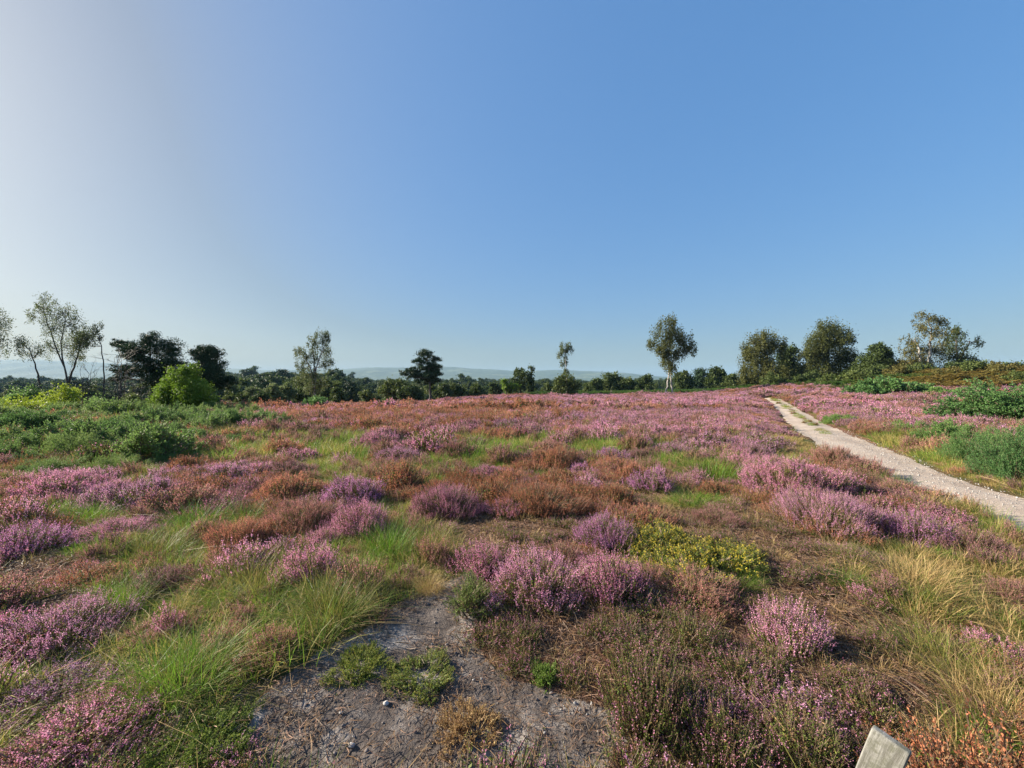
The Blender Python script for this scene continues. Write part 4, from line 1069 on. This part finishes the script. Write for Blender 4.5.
tree('birch_tree', 'large full crowned birch with a white forked foot, tallest tree right of the middle', GB, 68, 669,
     [(670,322,9,7),(661,331,11,9),(676,334,11,9),(655,343,7,5),(668,345,14,9),(686,340,8,7),(692,349,8,6),(682,352,8,7),(667,358,10,8),(669,368,8,7),(664,351,9,6)],
     'birch', 'birch', 'birchbark', 2.1, 0.85, [[(666,394),(668,381),(669,362),(669,340),(670,322)],[(673,394),(671,384),(671,365),(680,350),(690,345)]], 0.45, 15, tint=0.45, minr=0.13)
tree('birch_tree', 'dense brownish green birch at the head of the track, left of the dark round tree', GB, 76, 765,
     [(765,340,13,9),(755,346,10,9),(775,348,11,9),(762,360,17,11),(770,372,19,10),(752,374,12,9),(745,380,8,6),(760,380,18,6),(752,352,9,8)],
     'birch', 'birch', 'bark', 3.2, 2.6, None, 0.5, 16, tint=0.55)
tree('dark_tree', 'dark green round tree squeezed between the two large birches on the right', None, 80, 790,
     [(788,352,8,7),(784,362,10,8),(794,368,11,9),(788,376,18,8),(802,374,10,9)], 'broad', 'oak', 'bark', 2.5, 2.2, None, 0.5, 17, tint=0.2)
tree('birch_tree', 'broad tall birch with an oval crown in the middle of the trees on the right', GB, 72, 828,
     [(826,331,14,9),(820,340,14,10),(836,341,14,10),(814,354,13,11),(832,356,19,12),(846,360,9,10),(826,370,21,10),(812,374,12,9),(842,374,11,9)],
     'birch', 'birch', 'bark', 3.2, 2.6, None, 0.5, 18, tint=0.4)
tree('dark_tree', 'dark green cone shaped tree between the oval birch and the airy birch on the right', None, 66, 879,
     [(878,350,9,6),(876,358,14,8),(888,362,11,8),(868,368,14,9),(890,370,15,9),(880,375,22,8)], 'broad', 'oak', 'bark', 3.4, 2.0, None, 0.5, 19, tint=0.35)
tree('birch_tree', 'airy birch with a white stem and reddish top, tallest of the trees on the right', GB, 62, 931,
     [(926,318,11,6),(938,322,9,6),(920,328,9,6),(934,334,12,7),(916,340,9,6),(928,348,12,8),(940,350,10,8),(918,360,12,8),(934,364,13,8),(904,352,8,5),(908,366,9,6)],
     'birch', 'birch', 'birchbark', 1.35, 1.9, [[(932,378),(929,362),(930,345),(931,330),(928,316)],[(920,376),(921,362),(919,348),(914,338)]], 0.6, 20, tint=0.85, minr=0.25)
tree('birch_tree', 'grey green birch leaning right, right neighbour of the airy white stemmed birch', GB, 63, 958,
     [(954,330,8,6),(966,334,9,6),(974,342,6,5),(960,346,11,8),(950,356,10,8),(966,358,10,8),(958,366,13,7),(974,364,6,5)],
     'birch', 'birch', 'bark', 1.4, 1.6, [[(957,378),(957,362),(955,345),(957,330)],[(957,372),(962,355),(971,340)]], 0.6, 21, tint=0.15, minr=0.2)
tree('far_oak', 'low dark tree on the skyline at the right edge', None, 105, 1000,
     [(990,372,9,3.5),(1004,369,12,5),(1018,368,10,5),(980,376,6,3)], 'broad', 'oak', 'bark', 2.4, 1.5, None, 0.3, 22)
for i, (px, py, rx, ry, Y, lf, tn, lab) in enumerate([
  (24, 398, 20, 11, 24, 'scrubleaf', .3, 'loose light green shrub at the far left behind the gorse'),
  (100, 408, 16, 10, 20, 'scrubleaf', .6, 'loose olive green shrub in front of the thin drooping birch'),
  (132, 404, 12, 12, 22, 'oak', .9, 'dull green shrub touching the left side of the bright green bush'),
  (212, 410, 13, 8, 24, 'scrubleaf', .2, 'low loose shrub right of the bright green bush, below the right pine'),
  (858, 386, 13, 6, 52, 'oak', .9, 'round green bush on the bank below the oval birch'),
  (897, 379, 14, 5, 56, 'birch', .95, 'brownish bush on the bank left of the airy birch'),
  (946, 385, 13, 5, 48, 'birch', .9, 'olive brown bush on the bank below the airy birch'),
  (976, 380, 13, 6, 50, 'oak', .8, 'green bush on the bank right of the airy birch'),
  (1003, 378, 14, 6, 46, 'birch', .95, 'rusty olive bush high on the bank near the right edge'),
  (1018, 386, 12, 6, 40, 'oak', .9, 'green bush low on the bank at the right edge'),
  (832, 386, 12, 5, 54, 'oak', .9, 'light green bush on the bank where the track ends'),
  (875, 380, 13, 6, 60, 'oak', .5, 'dark bush at the foot of the cone shaped dark tree'),
  (918, 380, 13, 5, 58, 'oak', .7, 'green bush under the white stem of the airy birch'),
  (962, 380, 14, 6, 58, 'oak', .4, 'dark bush at the foot of the birch leaning right'),
  (808, 380, 13, 6, 66, 'oak', .5, 'dark bush between the feet of the two large birches'),
  (775, 380, 14, 6, 70, 'oak', .7, 'green bush at the foot of the brownish green birch'),
  (990, 380, 13, 5, 54, 'birch', .9, 'olive bush on the skyline of the bank near the right edge')]):
    if px > 700:
        s_ = Y / F; rx *= 1.1; ry *= 1.15; py = CY + (EYE - float(terrain((px - CX) * s_, Y, False))) / s_ - ry * 1.0
    tree('leafy_bush', lab, 'leafy bushes', Y, px, [(px, py, rx * .7, ry), (px - rx * .5, py + ry * .3, rx * .5, ry * .7), (px + rx * .5, py + ry * .4, rx * .55, ry * .65)], 'bush', lf, 'bark', 2.2, 0.8, None, 0.5, 80 + i, tint=tn, cat='bush')
# hedge of trees behind the heath, each with its own crown
for i, (px, top, rx, Y, tn, lf, lab) in enumerate([
  (612,373,13,96,.5,'oak','round dark tree on the far side of the field, left of the tallest birch'),
  (597,378,7,92,.5,'oak','small rounded dark tree right of the round bush near the middle'),
  (645,375,9,98,.3,'oak','small round tree half hidden left of the tallest birch foot'),
  (628,378,9,94,.6,'oak','low green tree between the round dark tree and the small round one'),
  (684,371,10,98,.4,'oak','dark tree just right of the tallest birch, first of the far row'),
  (700,368,10,102,.2,'pine','dark pine like tree, second of the far row right of the tallest birch'),
  (716,368,11,100,.4,'oak','dark round tree, third of the far row right of the tallest birch'),
  (731,374,9,96,.7,'oak','low green tree, last of the far row before the brownish birch'),
  (548,383,7,86,.7,'oak','tiny round tree left of the round bush near the middle'),
  (587,386,5,84,.9,'oak','tiny green bush right of the round bush near the middle'),
  (494,383,7,88,.3,'oak','dark little tree left of the bright yellow green shrub'),
  (395,380,17,66,.9,'oak','wide rounded olive green tree left of the lone pine'),
  (405,386,9,64,.2,'oak','dark leafy tree between the rounded olive tree and the lone pine'),
  (455,384,9,74,.6,'oak','dull green tree a little right of the lone pine'),
  (475,384,9,76,.5,'oak','dull green tree midway between the lone pine and the bright shrub'),
  (442,383,9,70,.3,'oak','dark green tree directly right of the lone pine'),
  (415,388,8,66,.6,'oak','low tree under the long limb of the lone pine'),
  (350,382,12,72,.1,'pine','black green pine right of the slender white birch'),
  (338,388,8,60,.5,'oak','small green tree right of the slender white birch'),
  (274,384,8,52,.9,'thinbirch','pale green birch left of the slender white birch, the nearest of three'),
  (287,384,7,54,.8,'thinbirch','pale green narrow birch in the row left of the slender white birch'),
  (252,388,9,54,.9,'thinbirch','pale green round birch, leftmost in the row before the dark wood'),
  (300,388,8,56,.6,'oak','dull green tree directly behind the slender white birch'),
  (240,394,8,48,.4,'oak','low dark green tree where the left scrub meets the wood'),
  (262,392,9,50,.2,'oak','dark low tree between two pale birches before the wood'),
  (366,390,7,62,.9,'oak','low yellowish bush tree left of the rounded olive tree')]):
    s_ = Y / F; bz = EYE - 0; gr = float(terrain((px - CX) * s_, Y, False)); bpy_ = CY + (EYE - gr) / s_
    h = min(bpy_, 404) - top
    bl = [(px, top + h * .25, rx * .6, h * .25), (px - rx * .4, top + h * .45, rx * .6, h * .3), (px + rx * .4, top + h * .42, rx * .62, h * .3), (px, top + h * .7, rx * .9, h * .3), (px + rx * .1, top + h * .1 + 2, rx * .35, h * .12 + 1)]
    tree('far_tree', lab, 'trees at the far side of the heath', Y, px, bl, 'pine' if lf == 'pine' else 'broad', lf, 'bark', 2.5, 1.0, None, 0.3, 40 + i, tint=tn)
# bare twiggy shrubs on the left
def bare_shrub(px, Y, top, w, seed, lab):
    g = np.random.default_rng(seed); s = Y / F; bx = (px - CX) * s; bz = float(terrain(bx, Y, False))
    tb = MB(); Ht = EYE - (top - CY) * s - bz
    for k in range(6):
        az = g.random() * 6.28; e = np.array([math.cos(az) * w * s * g.random(), math.sin(az) * w * s * g.random(), Ht * (0.7 + 0.35 * g.random())])
        t = np.linspace(0, 1, 8)[:, None]; P = t * e * np.array([1, 1, 1]) + (g.normal(size=(8, 3)) * 0.06).cumsum(0) * t + np.array([0, 0, -0.1]) * (1 - t)
        tube(tb, P, np.linspace(0.03, 0.008, 8), 0, 5)
        for j in range(9):
            q = P[g.integers(2, 8)]; e2 = q + unit(g.normal(size=3) + np.array([0, 0, 0.5])) * Ht * 0.28 * (0.4 + g.random())
            m_ = (q + e2) / 2 + g.normal(size=3) * 0.05
            tube(tb, np.stack([q, m_, e2]), [0.010, 0.007, 0.004], 0, 3)
            for r in range(3):
                tube(tb, np.stack([m_, (m_ + e2) / 2 + g.normal(size=3) * 0.06, e2 + g.normal(size=3) * 0.15]), [0.006, 0.005, 0.003], 0, 3)
    o = link('bare_shrub', tb.mesh('bare_shrub', [M['bark']]), None, (bx, Y, bz))
    tag(o, lab, 'shrub', 'leafless shrubs at left')
bare_shrub(86, 24, 372, 8, 1, 'leafless twiggy shrub between the leaning birch and the thin birch')
bare_shrub(118, 24, 378, 9, 2, 'leafless grey shrub in front of the left pine, right of the thin birch')
bare_shrub(135, 23, 384, 10, 3, 'leafless bushy shrub close to the left side of the bright green bush')
bare_shrub(122, 27, 348, 5, 4, 'tall leafless sapling at the tip of the long pine branch')
# the far-off wood beyond the edge of the plateau
def wood():
    g = np.random.default_rng(70); protos = []
    for i in range(8):
        mb = MB(); H = 12.0
        style = 'pine' if i in (2, 5) else 'broad'
        bl = []
        for k in range(9):
            h = 0.30 + 0.62 * g.random(); wd = 3.4 * math.sin(math.pi * min(0.93, h * 0.75 + 0.12))
            az = g.random() * 6.28; rr = wd * 0.55 * g.random() ** .5
            bl.append((rr * math.cos(az), rr * math.sin(az), h * H, 1.9, 1.9, 1.6))
        crown_leaves(mb, g, bl, 0.36, style, 2.3, 1)
        tube(mb, [(0, 0, -1), (0.1, 0, 4), (0, 0.1, 9)], [0.3, 0.22, 0.1], 0, 5)
        protos.append(mb.mesh('wood_tree', [M['bark'], M['pine' if style == 'pine' else 'oak']], i))
    n0 = 16000
    Y = 60 + (900 - 60) * g.random(n0) ** 0.8; r = -1.65 + 2.3 * g.random(n0); X = r * Y
    E = np.interp(r, EDR, EDY); d = Y - E
    dens = ss(14, 40, d) * np.where(Y < 250, 0.5, 0.9) * (fbm(X * .012, Y * .012, 3, 6) > 0.36)
    keep = (g.random(n0) < dens); X, Y, r = X[keep], Y[keep], r[keep]; n = len(X); Z = terrain(X, Y, False)
    s = np.exp(g.normal(size=n) * 0.18) * (0.85 + 0.3 * fbm(X * .02, Y * .02, 2, 16))
    # young, low trees close behind the plateau
    s *= 0.42 + 0.5 * ss(10, 160, Y - np.interp(r, EDR, EDY))
    s *= np.where(r > -0.4, 0.72, np.where(r < -0.75, 0.75, 1.0))
    tint = np.clip(0.5 * g.random(n) + 0.7 * ss(120, 20, Y - np.interp(r, EDR, EDY)), 0, 1)
    scatter('far_wood', 'dark mixed wood filling the valley beyond the heath', 'wood', protos, np.stack([X, Y, Z], 1),
            np.stack([0 * X, 0 * X, g.random(n) * 6.28], 1), np.stack([s * 1.15, s * 1.15, s], 1), g.integers(0, 8, n), tint)
    print('wood', n)
wood()

# ------------------------------------------------------------------ the wooden post at the bottom right
def post():
    import bmesh
    bm = bmesh.new(); w, d, L = 0.074, 0.020, 0.83
    bmesh.ops.create_cube(bm, size=1)
    for v in bm.verts: v.co.x *= w; v.co.y *= d; v.co.z = (v.co.z + 0.5) * L
    bmesh.ops.subdivide_edges(bm, edges=[e for e in bm.edges if abs(e.verts[0].co.z - e.verts[1].co.z) > 0.1], cuts=10)
    bmesh.ops.bevel(bm, geom=[e for e in bm.edges if len(e.link_faces) == 2 and e.calc_face_angle(0) > 1], offset=0.006, segments=3, profile=0.6, affect='EDGES')
    g = np.random.default_rng(5)
    for v in bm.verts:
        v.co.x += float(vnoise(np.array([v.co.z * 9 + v.co.y * 30]), np.array([1.5]))[0] - .5) * 0.004
        v.co.z -= 0.004 * (v.co.x / w) * (v.co.z / L)
    me = bpy.data.meshes.new('wooden_post'); bm.to_mesh(me); bm.free()
    for p in me.polygons: p.use_smooth = False
    me.materials.append(wood_mat())
    top = Vector(((892 - CX) / F * 1.0, 1.0, EYE - (739 - CY) / F * 1.0)); bot = Vector(((796 - CX) / F * 1.20, 1.20, -0.12))
    ax = (top - bot).normalized()
    o = link('wooden_post', me); L2 = (top - bot).length; o.scale = (1, 1, L2 / L)
    q = ax.to_track_quat('Z', 'X')
    # broad face turned towards the viewer
    vw = Vector((0, 0, EYE)) - top; vw = (vw - ax * vw.dot(ax)).normalized()
    xa = vw.cross(ax).normalized()
    import mathutils
    mt = mathutils.Matrix((xa, vw, ax)).transposed()
    mt = mt @ mathutils.Matrix.Rotation(R_(-3), 3, 'Z')
    o.rotation_mode = 'QUATERNION'; o.rotation_quaternion = mt.to_quaternion(); o.location = bot
    tag(o, 'weathered pale grey wooden post leaning at the bottom right of the photo', 'post')
post()

# ------------------------------------------------------------------ air, light, camera
SUN_AZ, SUN_EL = -77.0, 25.0
def air():
    xs, ys, zs = (-6500, 9500), (-60, 6200), (-45, 230)
    V = [(x, y, z) for z in zs for y in ys for x in xs]
    me = bpy.data.meshes.new('haze'); me.from_pydata(V, [], [(0, 2, 3, 1), (4, 5, 7, 6), (0, 1, 5, 4), (2, 6, 7, 3), (0, 4, 6, 2), (1, 3, 7, 5)])
    mat = bpy.data.materials.new('haze'); t = nt(mat)
    v = N(t, 'ShaderNodeVolumePrincipled'); v.inputs['Color'].default_value = (0.42, 0.70, 1, 1); v.inputs['Density'].default_value = HAZE
    v.inputs['Anisotropy'].default_value = 0.0
    t.links.new(v.outputs[0], N(t, 'ShaderNodeOutputMaterial').inputs['Volume'])
    me.materials.append(mat); tag(link('haze', me), kind='stuff')
HAZE = 0.00010
air()
w = bpy.data.worlds.new('World'); scene.world = w; w.use_nodes = True; t = w.node_tree; t.nodes.clear()
sky = N(t, 'ShaderNodeTexSky', sky_type='NISHITA', sun_disc=False)
sky.sun_elevation = R_(SUN_EL); sky.sun_rotation = R_(SUN_AZ); sky.air_density = 1.0; sky.dust_density = 2.2; sky.ozone_density = 3.0; sky.altitude = 0
bg = N(t, 'ShaderNodeBackground'); bg.inputs[1].default_value = 0.114
gm = N(t, 'ShaderNodeGamma'); gm.inputs[1].default_value = 0.45; t.links.new(sky.outputs[0], gm.inputs[0])
hs = N(t, 'ShaderNodeHueSaturation'); hs.inputs['Saturation'].default_value = 1.8; t.links.new(gm.outputs[0], hs.inputs['Color'])
sp = N(t, 'ShaderNodeSeparateColor'); t.links.new(hs.outputs[0], sp.inputs[0])
tone = mixc(t, mrange(t, sp.outputs[0], 0.4, 1.5), (0.94, 1.12, 1.36), (0.80, 0.85, 0.87))
t.links.new(mixc(t, 1.0, hs.outputs[0], tone, 'MULTIPLY'), bg.inputs[0]); t.links.new(bg.outputs[0], N(t, 'ShaderNodeOutputWorld').inputs[0])
ld = bpy.data.lights.new('sun', 'SUN'); ld.energy = 5.0; ld.angle = R_(0.5); ld.color = (1, 0.90, 0.74)
lo = bpy.data.objects.new('sun', ld); COL.objects.link(lo)
dvec = Vector((math.sin(R_(SUN_AZ)) * math.cos(R_(SUN_EL)), math.cos(R_(SUN_AZ)) * math.cos(R_(SUN_EL)), math.sin(R_(SUN_EL))))
lo.rotation_euler = dvec.to_track_quat('Z', 'Y').to_euler(); lo.location = (-20, 5, 30)
cd = bpy.data.cameras.new('camera'); cd.sensor_width = 36; cd.lens = 36 * F / 1024; cd.clip_start = 0.05; cd.clip_end = 30000
co = bpy.data.objects.new('camera', cd); COL.objects.link(co); co.location = (0, 0, EYE); co.rotation_euler = (R_(90), 0, 0); scene.camera = co
scene.view_settings.view_transform = 'Standard'; scene.view_settings.look = 'None'; scene.view_settings.gamma = 1
scene.view_settings.use_curve_mapping = False; scene.view_settings.exposure = 1.44
